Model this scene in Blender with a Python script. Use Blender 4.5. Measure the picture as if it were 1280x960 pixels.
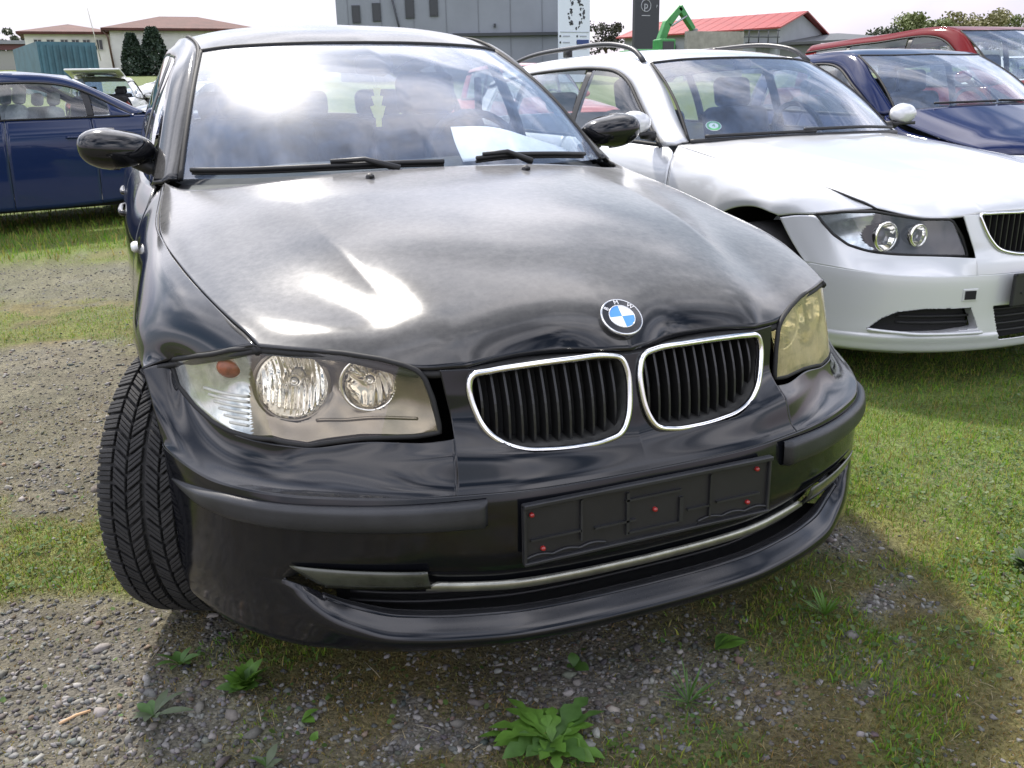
import bpy, bmesh, math, random
import numpy as np
from mathutils import Vector, Matrix, noise as mnoise
sc = bpy.context.scene
for o in list(bpy.data.objects): bpy.data.objects.remove(o)
R = math.radians
# ---------------------------------------------------------------- camera
cd = bpy.data.cameras.new('camera'); cam = bpy.data.objects.new('camera', cd); sc.collection.objects.link(cam)
cd.sensor_width = 36; cd.lens = 1113.4 / 1280 * 36; cd.clip_end = 2000; cd.clip_start = .02
yaw, pit, rol = R(22.04), R(17.63), R(-1.29)
fw = Vector((math.sin(yaw)*math.cos(pit), math.cos(yaw)*math.cos(pit), -math.sin(pit)))
rt = Vector((math.cos(yaw), -math.sin(yaw), 0)); up = rt.cross(fw)
r2 = rt*math.cos(rol) + up*math.sin(rol); u2 = -rt*math.sin(rol) + up*math.cos(rol)
M = Matrix((r2, u2, -fw)).transposed().to_4x4(); M.translation = (-.807, -1.371, 1.143)
cam.matrix_world = M; sc.camera = cam
# ---------------------------------------------------------------- world: hazy blue sky with broken bright cloud, one sun behind the car
SUN_EL, SUN_AZ = R(50), R(-5)          # azimuth from +Y towards +X
w = bpy.data.worlds.new('World'); sc.world = w; w.use_nodes = True
wn = w.node_tree; wn.nodes.clear()
def wnode(t, **k):
    n = wn.nodes.new(t)
    for a, b in k.items(): setattr(n, a, b)
    return n
wl = wn.links.new
sky = wnode('ShaderNodeTexSky', sky_type='NISHITA', sun_disc=False, sun_elevation=SUN_EL, sun_rotation=SUN_AZ, altitude=300, air_density=1.2, dust_density=.8)
tc = wnode('ShaderNodeTexCoord'); mp = wnode('ShaderNodeMapping'); mp.inputs['Scale'].default_value = (1, 1, 2.2)
nz = wnode('ShaderNodeTexNoise'); nz.inputs['Scale'].default_value = 2.3; nz.inputs['Detail'].default_value = 7; nz.inputs['Roughness'].default_value = .55; nz.inputs['Distortion'].default_value = .35
cr_ = wnode('ShaderNodeValToRGB'); cr_.color_ramp.elements[0].position = .40; cr_.color_ramp.elements[1].position = .55
nz2 = wnode('ShaderNodeTexNoise'); nz2.inputs['Scale'].default_value = 3.7; nz2.inputs['Detail'].default_value = 5
cr2 = wnode('ShaderNodeValToRGB'); e = cr2.color_ramp.elements
e[0].position = .3; e[0].color = (.50, .60, .84, 1); e[1].position = .68; e[1].color = (1.85, 1.80, 1.90, 1)
sep = wnode('ShaderNodeSeparateXYZ'); mr = wnode('ShaderNodeMapRange'); mr.inputs[1].default_value = .02; mr.inputs[2].default_value = .30; mr.inputs[3].default_value = 1; mr.inputs[4].default_value = 0
mx = wnode('ShaderNodeMath', operation='MAXIMUM')
sk = wnode('ShaderNodeMix', data_type='RGBA', blend_type='MULTIPLY'); sk.inputs[0].default_value = 1; sk.inputs[7].default_value = (.065, .065, .065, 1)
mixc = wnode('ShaderNodeMix', data_type='RGBA'); bg = wnode('ShaderNodeBackground'); bg.inputs[1].default_value = 1.0; out = wnode('ShaderNodeOutputWorld')
wl(tc.outputs['Generated'], mp.inputs[0]); wl(mp.outputs[0], nz.inputs[0]); wl(mp.outputs[0], nz2.inputs[0]); wl(nz.outputs[0], cr_.inputs[0]); wl(nz2.outputs[0], cr2.inputs[0])
wl(tc.outputs['Generated'], sep.inputs[0]); wl(sep.outputs[2], mr.inputs[0]); wl(cr_.outputs[0], mx.inputs[0]); wl(mr.outputs[0], mx.inputs[1])
hz = wnode('ShaderNodeMix', data_type='RGBA'); hz.inputs[7].default_value = (.505, .45, .51, 1); wl(mr.outputs[0], hz.inputs[0]); wl(cr2.outputs[0], hz.inputs[6])
wl(sky.outputs[0], sk.inputs[6]); wl(mx.outputs[0], mixc.inputs[0]); wl(sk.outputs[2], mixc.inputs[6]); wl(hz.outputs[2], mixc.inputs[7])
wl(mixc.outputs[2], bg.inputs[0]); wl(bg.outputs[0], out.inputs[0])
sd = bpy.data.lights.new('sun', 'SUN'); so = bpy.data.objects.new('sun', sd); sc.collection.objects.link(so)
sd.energy = 3.4; sd.angle = R(3.5); sd.color = (1, .94, .86)
sdir = Vector((math.sin(SUN_AZ)*math.cos(SUN_EL), math.cos(SUN_AZ)*math.cos(SUN_EL), math.sin(SUN_EL)))
so.rotation_euler = sdir.to_track_quat('Z', 'Y').to_euler()
sc.view_settings.view_transform = 'Standard'; sc.view_settings.look = 'None'; sc.view_settings.gamma = 1; sc.view_settings.exposure = 0.80
sc.view_settings.use_curve_mapping = False
sc.render.resolution_x = 1024; sc.render.resolution_y = 768
try:
    sc.cycles.max_bounces = 10; sc.cycles.transparent_max_bounces = 24; sc.cycles.caustics_reflective = False; sc.cycles.sample_clamp_indirect = 6
except Exception: pass

# ---------------------------------------------------------------- helpers
COL = sc.collection
MATS = {}
def nt(name):
    m = bpy.data.materials.new(name); m.use_nodes = True; t = m.node_tree
    return m, t, t.nodes['Principled BSDF'], t.nodes['Material Output']
def noisy(t, scale, detail=4, rough=.6, coord='Object', vec=None):
    n = t.nodes.new('ShaderNodeTexNoise'); n.inputs['Scale'].default_value = scale; n.inputs['Detail'].default_value = detail; n.inputs['Roughness'].default_value = rough
    if vec is None:
        c = t.nodes.new('ShaderNodeTexCoord'); vec = c.outputs[coord]
    t.links.new(vec, n.inputs[0]); return n
def ramp(t, src, p0, c0, p1, c1):
    r = t.nodes.new('ShaderNodeValToRGB'); e = r.color_ramp.elements
    e[0].position = p0; e[0].color = (*c0, 1); e[1].position = p1; e[1].color = (*c1, 1); t.links.new(src, r.inputs[0]); return r
def bump(t, p, src, s=.2, d=.01):
    b = t.nodes.new('ShaderNodeBump'); b.inputs['Strength'].default_value = s; b.inputs['Distance'].default_value = d
    t.links.new(src, b.inputs['Height']); t.links.new(b.outputs[0], p.inputs['Normal']); return b
def mat(name, col, rough=.5, metal=0, coat=0, nscale=0, nvar=.25, bmp=0, bscale=80, spec=.5, emit=None, crough=.05):
    if name in MATS: return MATS[name]
    m, t, p, o = nt(name)
    p.inputs['Base Color'].default_value = (*col, 1); p.inputs['Roughness'].default_value = rough; p.inputs['Metallic'].default_value = metal
    p.inputs['Coat Weight'].default_value = coat; p.inputs['Coat Roughness'].default_value = crough; p.inputs['Specular IOR Level'].default_value = spec
    if nscale:
        n = noisy(t, nscale); a = tuple(max(0, c*(1-nvar)) for c in col); b = tuple(min(1, c*(1+nvar)) for c in col)
        r = ramp(t, n.outputs[0], .3, a, .7, b); t.links.new(r.outputs[0], p.inputs['Base Color'])
    if bmp:
        n2 = noisy(t, bscale, 3); bump(t, p, n2.outputs[0], bmp, .004)
    if emit: p.inputs['Emission Color'].default_value = (*emit, 1); p.inputs['Emission Strength'].default_value = 1
    MATS[name] = m; return m
def paint(name, col, metal=0, rough=.35, dust=.35, dustcol=(.30, .29, .27), coat=1.0, crough=.04, flake=0):
    """car paint: clear-coated base with settled dust on faces that look up, and streaky wear"""
    if name in MATS: return MATS[name]
    m, t, p, o = nt(name); L = t.links.new
    p.inputs['Metallic'].default_value = metal; p.inputs['Coat Weight'].default_value = coat
    p.inputs['Specular IOR Level'].default_value = .0 if metal < .2 else .5
    g = t.nodes.new('ShaderNodeNewGeometry'); s = t.nodes.new('ShaderNodeSeparateXYZ'); L(g.outputs['Normal'], s.inputs[0])
    mrr = t.nodes.new('ShaderNodeMapRange'); mrr.inputs[1].default_value = .55; mrr.inputs[2].default_value = 1.0; L(s.outputs[2], mrr.inputs[0])
    n = noisy(t, 3.2, 8, .68); n2 = noisy(t, 60, 4, .7)
    r1 = ramp(t, n.outputs[0], .34, (.66,)*3, .74, (1,)*3); r2_ = ramp(t, n2.outputs[0], .35, (.75,)*3, .7, (1,)*3)
    a = t.nodes.new('ShaderNodeMath'); a.operation = 'MULTIPLY'; L(r1.outputs[0], a.inputs[0]); L(r2_.outputs[0], a.inputs[1])
    b = t.nodes.new('ShaderNodeMath'); b.operation = 'MULTIPLY_ADD'; L(mrr.outputs[0], b.inputs[0]); b.inputs[1].default_value = 1.0; b.inputs[2].default_value = .015
    c = t.nodes.new('ShaderNodeMath'); c.operation = 'MULTIPLY'; L(a.outputs[0], c.inputs[0]); L(b.outputs[0], c.inputs[1])
    d = t.nodes.new('ShaderNodeMath'); d.operation = 'MULTIPLY'; L(c.outputs[0], d.inputs[0]); d.inputs[1].default_value = dust
    mixn = t.nodes.new('ShaderNodeMix'); mixn.data_type = 'RGBA'; L(d.outputs[0], mixn.inputs[0])
    mixn.inputs[6].default_value = (*col, 1); mixn.inputs[7].default_value = (*dustcol, 1); L(mixn.outputs[2], p.inputs['Base Color'])
    rr = t.nodes.new('ShaderNodeMapRange'); rr.inputs[3].default_value = rough; rr.inputs[4].default_value = min(1, rough+.3); L(d.outputs[0], rr.inputs[0]); L(rr.outputs[0], p.inputs['Roughness'])
    cr = t.nodes.new('ShaderNodeMapRange'); cr.inputs[1].default_value = 0; cr.inputs[2].default_value = .5; cr.inputs[3].default_value = crough; cr.inputs[4].default_value = crough+.07; L(d.outputs[0], cr.inputs[0]); L(cr.outputs[0], p.inputs['Coat Roughness'])
    p.inputs['Sheen Roughness'].default_value = .35; sh = t.nodes.new('ShaderNodeMath'); sh.operation = 'MULTIPLY'; L(d.outputs[0], sh.inputs[0]); sh.inputs[1].default_value = .9; sh.use_clamp = True; L(sh.outputs[0], p.inputs['Sheen Weight'])
    MATS[name] = m; return m
def glass(name, tint=(.86, .9, .88), haze=.0, hazecol=(.6, .6, .6), rough=.0, ior=1.5, film=0., filmrough=.25, refl=1.6):
    """thin sheet of glass: Fresnel mix of clear transmission and mirror reflection, plus a haze of dirt and, where tinted"""
    if name in MATS: return MATS[name]
    m, t, p, o = nt(name); t.nodes.remove(p); L = t.links.new
    tr = t.nodes.new('ShaderNodeBsdfTransparent'); tr.inputs[0].default_value = (*tint, 1)
    gl = t.nodes.new('ShaderNodeBsdfGlossy'); gl.inputs['Roughness'].default_value = rough; gl.inputs[0].default_value = (1, 1, 1, 1)
    fr = t.nodes.new('ShaderNodeFresnel'); gb = t.nodes.new('ShaderNodeNewGeometry'); mo_ = t.nodes.new('ShaderNodeMapRange'); mo_.inputs[3].default_value = ior; mo_.inputs[4].default_value = 1/ior; L(gb.outputs['Backfacing'], mo_.inputs[0]); L(mo_.outputs[0], fr.inputs[0])
    mm = t.nodes.new('ShaderNodeMath'); mm.operation = 'MULTIPLY_ADD'; L(fr.outputs[0], mm.inputs[0]); mm.inputs[1].default_value = refl; mm.inputs[2].default_value = .02; mm.use_clamp = True
    mi = t.nodes.new('ShaderNodeMixShader'); L(mm.outputs[0], mi.inputs[0]); L(tr.outputs[0], mi.inputs[1]); L(gl.outputs[0], mi.inputs[2]); res = mi
    if film:   # greasy dusty film: a second, blurred reflection
        g2 = t.nodes.new('ShaderNodeBsdfGlossy'); g2.inputs['Roughness'].default_value = filmrough; g2.inputs[0].default_value = (1, 1, 1, 1); mf = t.nodes.new('ShaderNodeMixShader'); mf.inputs[0].default_value = film; L(gl.outputs[0], mf.inputs[1]); L(g2.outputs[0], mf.inputs[2]); L(mf.outputs[0], mi.inputs[2])
    if haze:
        df = t.nodes.new('ShaderNodeBsdfDiffuse'); df.inputs[0].default_value = (*hazecol, 1); tl = t.nodes.new('ShaderNodeBsdfTranslucent'); tl.inputs[0].default_value = (*hazecol, 1)
        ms = t.nodes.new('ShaderNodeMixShader'); ms.inputs[0].default_value = .5; L(df.outputs[0], ms.inputs[1]); L(tl.outputs[0], ms.inputs[2])
        n = noisy(t, 14, 5, .65); r = ramp(t, n.outputs[0], .3, (haze*.4,)*3, .75, (haze*1.6,)*3)
        mi2 = t.nodes.new('ShaderNodeMixShader'); L(r.outputs[0], mi2.inputs[0]); L(mi.outputs[0], mi2.inputs[1]); L(ms.outputs[0], mi2.inputs[2]); res = mi2
    L(res.outputs[0], o.inputs[0]); MATS[name] = m; return m

def obj(name, verts, faces, m=None, parent=None, smooth=True, flat_angle=None, loc=None):
    me = bpy.data.meshes.new(name); me.from_pydata([tuple(map(float, v)) for v in verts], [], [tuple(int(i) for i in f) for f in faces]); me.validate(); me.update()
    bm = bmesh.new(); bm.from_mesh(me); bmesh.ops.remove_doubles(bm, verts=bm.verts, dist=1e-5); bm.to_mesh(me); bm.free()
    if smooth: me.polygons.foreach_set('use_smooth', [True]*len(me.polygons))
    if flat_angle is not None: me.set_sharp_from_angle(angle=R(flat_angle))
    if m: me.materials.append(m)
    o = bpy.data.objects.new(name, me); COL.objects.link(o)
    if parent: o.parent = parent
    if loc: o.location = loc
    return o
def empty(name, label, cat, loc=(0, 0, 0), rz=0, group=None):
    o = bpy.data.objects.new(name, None); COL.objects.link(o); o.location = loc; o.rotation_euler = (0, 0, rz); o.empty_display_size = .1
    o['label'] = label; o['category'] = cat
    if group: o['group'] = group
    return o
def tag(o, label, cat, group=None):
    o['label'] = label; o['category'] = cat
    if group: o['group'] = group
    return o
def solid(o, th, off=-1):
    md = o.modifiers.new('solid', 'SOLIDIFY'); md.thickness = th; md.offset = off; md.use_even_offset = False; return o
def bevel(o, wd, seg=2):
    md = o.modifiers.new('bevel', 'BEVEL'); md.width = wd; md.segments = seg; md.limit_method = 'ANGLE'; md.angle_limit = R(40); return o
def crv(pts, n, corners=()):
    """Catmull-Rom (chord length) resample of an open polyline to n points; listed indices are corners"""
    P = np.asarray(pts, float); k = len(P)
    if k == 2: return P[0] + (P[1]-P[0])*np.linspace(0, 1, n)[:, None]
    d = np.maximum(np.linalg.norm(np.diff(P, axis=0), axis=1), 1e-9)**.75; T = np.concatenate([[0], np.cumsum(d)])
    tg = np.zeros_like(P)
    tg[1:-1] = ((P[1:-1]-P[:-2])/d[:-1, None]*d[1:, None] + (P[2:]-P[1:-1])/d[1:, None]*d[:-1, None])/(d[:-1]+d[1:])[:, None]
    tg[0] = (P[1]-P[0])/d[0]; tg[-1] = (P[-1]-P[-2])/d[-1]
    out = np.zeros((n, P.shape[1])); u = np.linspace(0, T[-1], n)
    for i, t in enumerate(u):
        j = min(max(np.searchsorted(T, t, 'right')-1, 0), k-2); h = d[j]; s = (t-T[j])/h
        m0, m1 = tg[j], tg[j+1]
        if j in corners: m0 = (P[j+1]-P[j])/h
        if j+1 in corners: m1 = (P[j+1]-P[j])/h
        out[i] = (2*s**3-3*s**2+1)*P[j] + (s**3-2*s**2+s)*h*m0 + (-2*s**3+3*s**2)*P[j+1] + (s**3-s**2)*h*m1
    return out
def grid(rows, nu, nv, ucorn=(), vcorn=()):
    """rows: list (v) of point lists (u) -> array nv x nu x 3"""
    A = np.array([crv(r, nu, ucorn) for r in rows]); B = np.array([crv(A[:, i], nv, vcorn) for i in range(nu)])
    return B.transpose(1, 0, 2)
def gridmesh(G, keep=None, flip=False):
    nv, nu = G.shape[:2]; V = G.reshape(-1, 3); F = []
    for j in range(nv-1):
        for i in range(nu-1):
            q = (j*nu+i, j*nu+i+1, (j+1)*nu+i+1, (j+1)*nu+i)
            if keep is not None and not keep((V[q[0]]+V[q[1]]+V[q[2]]+V[q[3]])/4, i, j): continue
            F.append(q[::-1] if flip else q)
    return [tuple(v) for v in V], F
def mirr(V, F, sx=-1):
    n = len(V); return V + [(-v[0], v[1], v[2]) for v in V], F + [tuple(n+i for i in f[::-1]) for f in F]
def mirr1(V, F): return [(-v[0], v[1], v[2]) for v in V], [f[::-1] for f in F]
def join(*vf):
    V = []; F = []
    for v, f in vf:
        n = len(V); V += [tuple(x) for x in v]; F += [tuple(n+i for i in q) for q in f]
    return V, F
def box(c, s, rot=None):
    hx, hy, hz = s[0]/2, s[1]/2, s[2]/2
    V = [Vector((x, y, z)) for x in (-hx, hx) for y in (-hy, hy) for z in (-hz, hz)]
    if rot is not None: V = [rot @ v for v in V]
    V = [tuple(v+Vector(c)) for v in V]
    return V, [(0, 1, 3, 2), (4, 6, 7, 5), (0, 4, 5, 1), (2, 3, 7, 6), (0, 2, 6, 4), (1, 5, 7, 3)]
def tube(pts, r, seg=10, closed=False, cap=True, up=None):
    P = [Vector(p) for p in pts]; n = len(P); V = []; F = []
    rr = r if hasattr(r, '__len__') else [r]*n
    prev = None
    for i in range(n):
        a = P[(i-1) % n] if (i > 0 or closed) else P[0]; b = P[(i+1) % n] if (i < n-1 or closed) else P[-1]
        t = (b-a).normalized()
        if prev is None:
            h = Vector((0, 0, 1)) if abs(t.z) < .9 else Vector((1, 0, 0)); nx = t.cross(h).normalized()
        else: nx = (prev - t*prev.dot(t)).normalized()
        prev = nx; ny = t.cross(nx)
        for k in range(seg):
            an = 2*math.pi*k/seg; V.append(tuple(P[i]+(nx*math.cos(an)+ny*math.sin(an))*rr[i]))
    m = n if closed else n-1
    for i in range(m):
        for k in range(seg):
            a = i*seg+k; b = i*seg+(k+1) % seg; c = ((i+1) % n)*seg+(k+1) % seg; d = ((i+1) % n)*seg+k
            F.append((a, d, c, b))
    if cap and not closed:
        F.append(tuple(range(seg))); F.append(tuple((n-1)*seg+k for k in reversed(range(seg))))
    return V, F
def lathe(prof, seg=32, axis='y', c=(0, 0, 0), a0=0, a1=2*math.pi):
    """prof: list of (radius, along). axis direction letter or Vector"""
    ax = {'x': Vector((1, 0, 0)), 'y': Vector((0, 1, 0)), 'z': Vector((0, 0, 1))}[axis] if isinstance(axis, str) else Vector(axis).normalized()
    h = Vector((0, 0, 1)) if abs(ax.z) < .9 else Vector((1, 0, 0)); e1 = ax.cross(h).normalized(); e2 = ax.cross(e1); c = Vector(c)
    V = []; F = []; n = len(prof)
    for k in range(seg):
        an = a0+(a1-a0)*k/seg; d = e1*math.cos(an)+e2*math.sin(an)
        for (r, s) in prof: V.append(tuple(c+d*r+ax*s))
    for k in range(seg):
        k2 = (k+1) % seg
        for i in range(n-1): F.append((k*n+i, k2*n+i, k2*n+i+1, k*n+i+1))
    return V, F
def fan(outline, cfun, rings=10, centre=None):
    """fill of a star-shaped closed outline with concentric rings; cfun maps a point to the surface"""
    O = np.asarray(outline, float); c = O.mean(0) if centre is None else np.asarray(centre, float); n = len(O); V = [tuple(cfun(c))]; F = []
    for k in range(1, rings+1):
        for p in O: V.append(tuple(cfun(c+(p-c)*k/rings)))
    for i in range(n): F.append((0, 1+i, 1+(i+1) % n))
    for k in range(1, rings):
        a = 1+(k-1)*n; b = 1+k*n
        for i in range(n): F.append((a+i, b+i, b+(i+1) % n, a+(i+1) % n))
    return V, F
def closed_crv(pts, n):
    P = list(pts); k = len(P); Q = crv(P[-3:]+P+P[:3], (k+6)*24)
    # keep the middle stretch
    d = np.linalg.norm(Q-np.asarray(P[0]), axis=1); e = d.copy(); half = len(Q)//2
    i0 = int(np.argmin(d[:half])); i1 = half+int(np.argmin(d[half:])); S = Q[i0:i1+1]
    L = np.concatenate([[0], np.cumsum(np.linalg.norm(np.diff(S, axis=0), axis=1))]); u = np.linspace(0, L[-1], n+1)[:-1]
    return np.stack([np.interp(u, L, S[:, a]) for a in range(S.shape[1])], 1)
def inside(p, poly):
    x, y = p; c = False; n = len(poly); j = n-1
    for i in range(n):
        xi, yi = poly[i]; xj, yj = poly[j]
        if (yi > y) != (yj > y) and x < (xj-xi)*(y-yi)/(yj-yi)+xi: c = not c
        j = i
    return c
def text_mesh(s, size, depth=.0006):
    cu = bpy.data.curves.new('t', 'FONT'); cu.body = s; cu.size = size; cu.extrude = depth; cu.align_x = 'CENTER'; cu.align_y = 'CENTER'; cu.resolution_u = 3
    to = bpy.data.objects.new('t', cu); COL.objects.link(to); dg = bpy.context.evaluated_depsgraph_get(); me = bpy.data.meshes.new_from_object(to.evaluated_get(dg))
    V = [v.co.copy() for v in me.vertices]; F = [tuple(p.vertices) for p in me.polygons]; bpy.data.objects.remove(to); bpy.data.curves.remove(cu); return V, F
def copy_tree(o, parent=None):
    c = o.copy(); COL.objects.link(c); c.parent = parent
    for ch in o.children: copy_tree(ch, c)
    return c
# ================================================================ materials
BLACK = paint('black_car_paint', (.0055, .006, .008), rough=.5, dust=.62, dustcol=(.265, .258, .24), crough=.07)
BUMPERP = paint('aged_black_bumper_paint', (.0055, .006, .008), rough=.5, dust=.12, dustcol=(.2, .2, .2), crough=.11)
WINGP = paint('black_wing_paint', (.0055, .006, .008), rough=.5, dust=.35, dustcol=(.25, .25, .245), crough=.08)
PLAST = mat('black_plastic', (.014, .014, .015), .5, bmp=.15, bscale=500, nscale=6, nvar=.3)
RUBTRIM = mat('grey_black_trim', (.022, .023, .025), .38, nscale=10, nvar=.35, bmp=.1, bscale=600)
RUB = mat('rubber_seal', (.012, .012, .012), .7)
DARK = mat('dark_void', (.006, .006, .006), .8)
CHROME = mat('chrome', (.82, .82, .80), .12, 1, nscale=30, nvar=.12)
SATIN = mat('satin_silver_trim', (.36, .36, .31), .34, .85, nscale=25, nvar=.25)
REFL = mat('reflector_chrome', (.97, .94, .87), .05, 1)  # chrome; its warm cast paints in sunlight focused by the bowls
BEZEL = mat('lamp_bezel', (.25, .22, .175), .24, .92, nscale=14, nvar=.15)
WHITEP = mat('white_lamp_plastic', (.75, .76, .74), .3)
AMBER = mat('amber_bulb', (.30, .075, .035), .3, nscale=60, nvar=.4)
BULB = mat('bulb_glass', (.95, .9, .8), .08, .6)
WS = glass('windscreen_glass', (.80, .87, .90), haze=.15, hazecol=(.40, .58, .95), film=.26, filmrough=.38, refl=1.8)  # dust haze whose blue colour paints in the reflected sky
SIDEG = glass('side_window_glass', (.88, .92, .91), haze=.015)
LENS = glass('lamp_lens_clear', (.97, .96, .93), haze=.012, hazecol=(.85, .82, .72), ior=1.35)
LENSGLOW = glass('lamp_lens_hazy_glow', (.95, .88, .66), haze=.52, hazecol=(.95, .84, .50), rough=.05, ior=1.35)  # hazy plastic; the stronger yellow haze paints in the sun glow
INT = mat('dark_interior', (.035, .036, .04), .75, nscale=18, nvar=.25)
SEATF = mat('seat_fabric', (.045, .047, .053), .85, nscale=40, nvar=.3)
HEADL = mat('light_headliner', (.42, .42, .42), .9)
TYRE = mat('tyre_rubber', (.020, .0195, .019), .75, nscale=22, nvar=.35, bmp=.25, bscale=240)
RIM = mat('alloy_rim', (.45, .45, .46), .35, .8)
RED = mat('red_rivet', (.30, .02, .018), .3, coat=.6)

def gobj(name, G, m, parent, side=0, keep=None, th=0, ref=(0, 2, .45), flat=None):
    """side 0: both halves in one mesh, +1/-1: that half only; faces turned away from ref; th: sheet thickness inwards"""
    V, F = gridmesh(G, keep)
    a = np.array(V); s = 0
    for f in F:
        p = a[list(f)]; nn = np.cross(p[2]-p[0], p[3]-p[1]); s += nn @ (p.mean(0)-np.array([0 if abs(ref[0]) < 1e-6 else ref[0], ref[1], ref[2]]))
    if s < 0: F = [f[::-1] for f in F]
    if side == 0: V, F = mirr(V, F)
    elif side == -1: V, F = mirr1(V, F)
    o = obj(name, V, F, m, parent, flat_angle=flat)
    if th: solid(o, th)
    return o
def trim(G, u0=0, u1=0, v0=0, v1=0):
    """pull the border rows of a grid inwards by that many metres (panel gaps)"""
    G = G.copy()
    def pull(a, b, d):
        e = b-a; l = np.linalg.norm(e, axis=-1, keepdims=True); return a+e/np.maximum(l, 1e-6)*d
    if u0: G[:, 0] = pull(G[:, 0], G[:, 1], u0)
    if u1: G[:, -1] = pull(G[:, -1], G[:, -2], u1)
    if v0: G[0] = pull(G[0], G[1], v0)
    if v1: G[-1] = pull(G[-1], G[-2], v1)
    return G

# ================================================================ black hatchback (front at y=0, x to the picture's right, z up)
car = empty('black_hatchback', 'dusty black hatchback filling the foreground, twin chrome grilles, no number plate', 'car')
# ---- bonnet
HS = [
 [(0,.024,.6955),(0,.045,.727),(0,.085,.762),(0,.20,.810),(0,.45,.873),(0,.80,.929),(0,1.13,.968)],
 [(.055,.040,.6950),(.057,.058,.729),(.06,.095,.764),(.065,.207,.810),(.072,.455,.873),(.08,.80,.928),(.085,1.132,.9675)],
 [(.11,.066,.6945),(.115,.080,.731),(.12,.110,.764),(.13,.217,.809),(.145,.46,.872),(.16,.80,.927),(.17,1.138,.966)],
 [(.20,.072,.6975),(.205,.087,.732),(.215,.120,.762),(.237,.232,.805),(.267,.475,.866),(.295,.81,.920),(.31,1.155,.961)],
 [(.309,.062,.6945),(.313,.085,.727),(.322,.125,.756),(.357,.25,.791),(.418,.51,.851),(.474,.85,.902),(.50,1.20,.944)],
 [(.388,.0905,.6925),(.392,.115,.718),(.402,.155,.741),(.436,.275,.768),(.50,.53,.826),(.562,.87,.879),(.60,1.255,.931)],
 [(.507,.169,.7175),(.510,.195,.734),(.519,.237,.750),(.548,.345,.770),(.605,.57,.814),(.668,.91,.868),(.69,1.35,.925)],
 [(.596,.222,.7245),(.604,.255,.738),(.618,.305,.752),(.652,.42,.774),(.70,.645,.812),(.744,.97,.858),(.722,1.425,.932)],
 [(.646,.258,.7270),(.660,.312,.743),(.676,.364,.754),(.708,.497,.779),(.746,.73,.812),(.774,1.06,.850),(.736,1.486,.937)]]
hood_v = [[HS[s][k] for s in range(len(HS))] for k in range(7)]
HG = grid(hood_v, 64, 60, ucorn=(4,))
ck = int(np.argmin(np.linalg.norm(HG[30]-np.array([crv([h[k] for k in range(7)], 60)[30] for h in HS][4]), axis=1)))   # crease column
H0_ = HG.copy()
for _ in range(26):   # fair the bonnet, borders and crease fixed
    H_ = HG.copy(); H_[1:-1, 1:-1] = HG[1:-1, 1:-1]*.4+(HG[:-2, 1:-1]+HG[2:, 1:-1]+HG[1:-1, :-2]+HG[1:-1, 2:])*.15
    H_[1:-1, 0] = HG[1:-1, 0]*.5+(HG[:-2, 0]+HG[2:, 0])*.25; H_[:, 0, 0] = 0; H_[18:, ck] = H0_[18:, ck]; HG = H_
EMB = None
hood = gobj('bonnet', trim(HG, u1=.003, v0=.002), BLACK, car, th=.012)
shut = crv([h for h in (HS[8])], 40)
for s in (1, -1):
    V, F = tube([(s*p[0], p[1], p[2]-.012) for p in shut], .0075, 6); obj('bonnet_gap_strip', V, F, RUB, car)  # rubber strip added behind the shut line to darken the gap
frontedge = crv([h[0] for h in HS], 50)
V, F = tube([(-p[0], p[1]+.010, p[2]-.010) for p in frontedge[::-1]]+[(p[0], p[1]+.010, p[2]-.010) for p in frontedge[1:]], .008, 6); obj('bonnet_gap_strip', V, F, RUB, car)  # same dark strip behind the gap along the front edge
# shallow step of the bonnet along the cowl, washer jets
for s in (1, -1):
    V, F = join(lathe([(0, .012), (.008, .010), (.012, .004), (.013, -.006)], 12, 'z', (0, 0, 0)), box((0, -.012, .004), (.012, .014, .008)))
    jet = obj('washer_jet', V, F, PLAST, car, loc=(s*.228, 1.043, .9545))
# ---- wings
WG_rows = [
 [(.646,.258,.7270),(.69,.311,.7095),(.742,.394,.6850),(.792,.497,.6565),(.826,.520,.648),(.849,.525,.642)],
 [(.708,.497,.779),(.742,.508,.766),(.782,.530,.738),(.822,.555,.700),(.846,.570,.670),(.852,.572,.640)],
 [(.746,.73,.812),(.778,.728,.800),(.812,.725,.770),(.846,.720,.725),(.861,.716,.695),(.863,.715,.664)],
 [(.768,.97,.840),(.797,.962,.824),(.826,.945,.786),(.850,.920,.725),(.861,.890,.66),(.861,.872,.627)],
 [(.774,1.13,.859),(.803,1.125,.838),(.829,1.115,.795),(.852,1.10,.70),(.863,1.075,.50),(.853,1.065,.33)],
 [(.737,1.478,.934),(.786,1.44,.885),(.830,1.39,.80),(.857,1.365,.68),(.866,1.36,.46),(.846,1.36,.20)]]
WG = grid(WG_rows, 40, 60)
for _ in range(30):
    H_ = WG.copy(); H_[1:-1, 1:-1] = WG[1:-1, 1:-1]*.4+(WG[:-2, 1:-1]+WG[2:, 1:-1]+WG[1:-1, :-2]+WG[1:-1, 2:])*.15; WG = H_
for s in (1, -1):
    gobj('wing', trim(WG, u0=.003, v0=.003, v1=.003), WINGP, car, side=s, th=.006)
    V, F = tube([(s*(p[0]-.008), p[1], p[2]-.008) for p in WG[0]], .007, 6); obj('wing_gap_strip', V, F, RUB, car)  # dark strip added behind the wing's front gap
    V, F = lathe([(0, -.012), (.012, -.011), (.018, -.006), (.020, 0), (.019, .006)], 16, 'x'); V = [(v[0], v[1]*1.5, v[2]*.75) for v in V]
    o = obj('side_repeater', V, F, WHITEP, car, loc=(s*.836, 1.20, .795)); o.rotation_euler = (0, 0, math.pi if s > 0 else 0)
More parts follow.
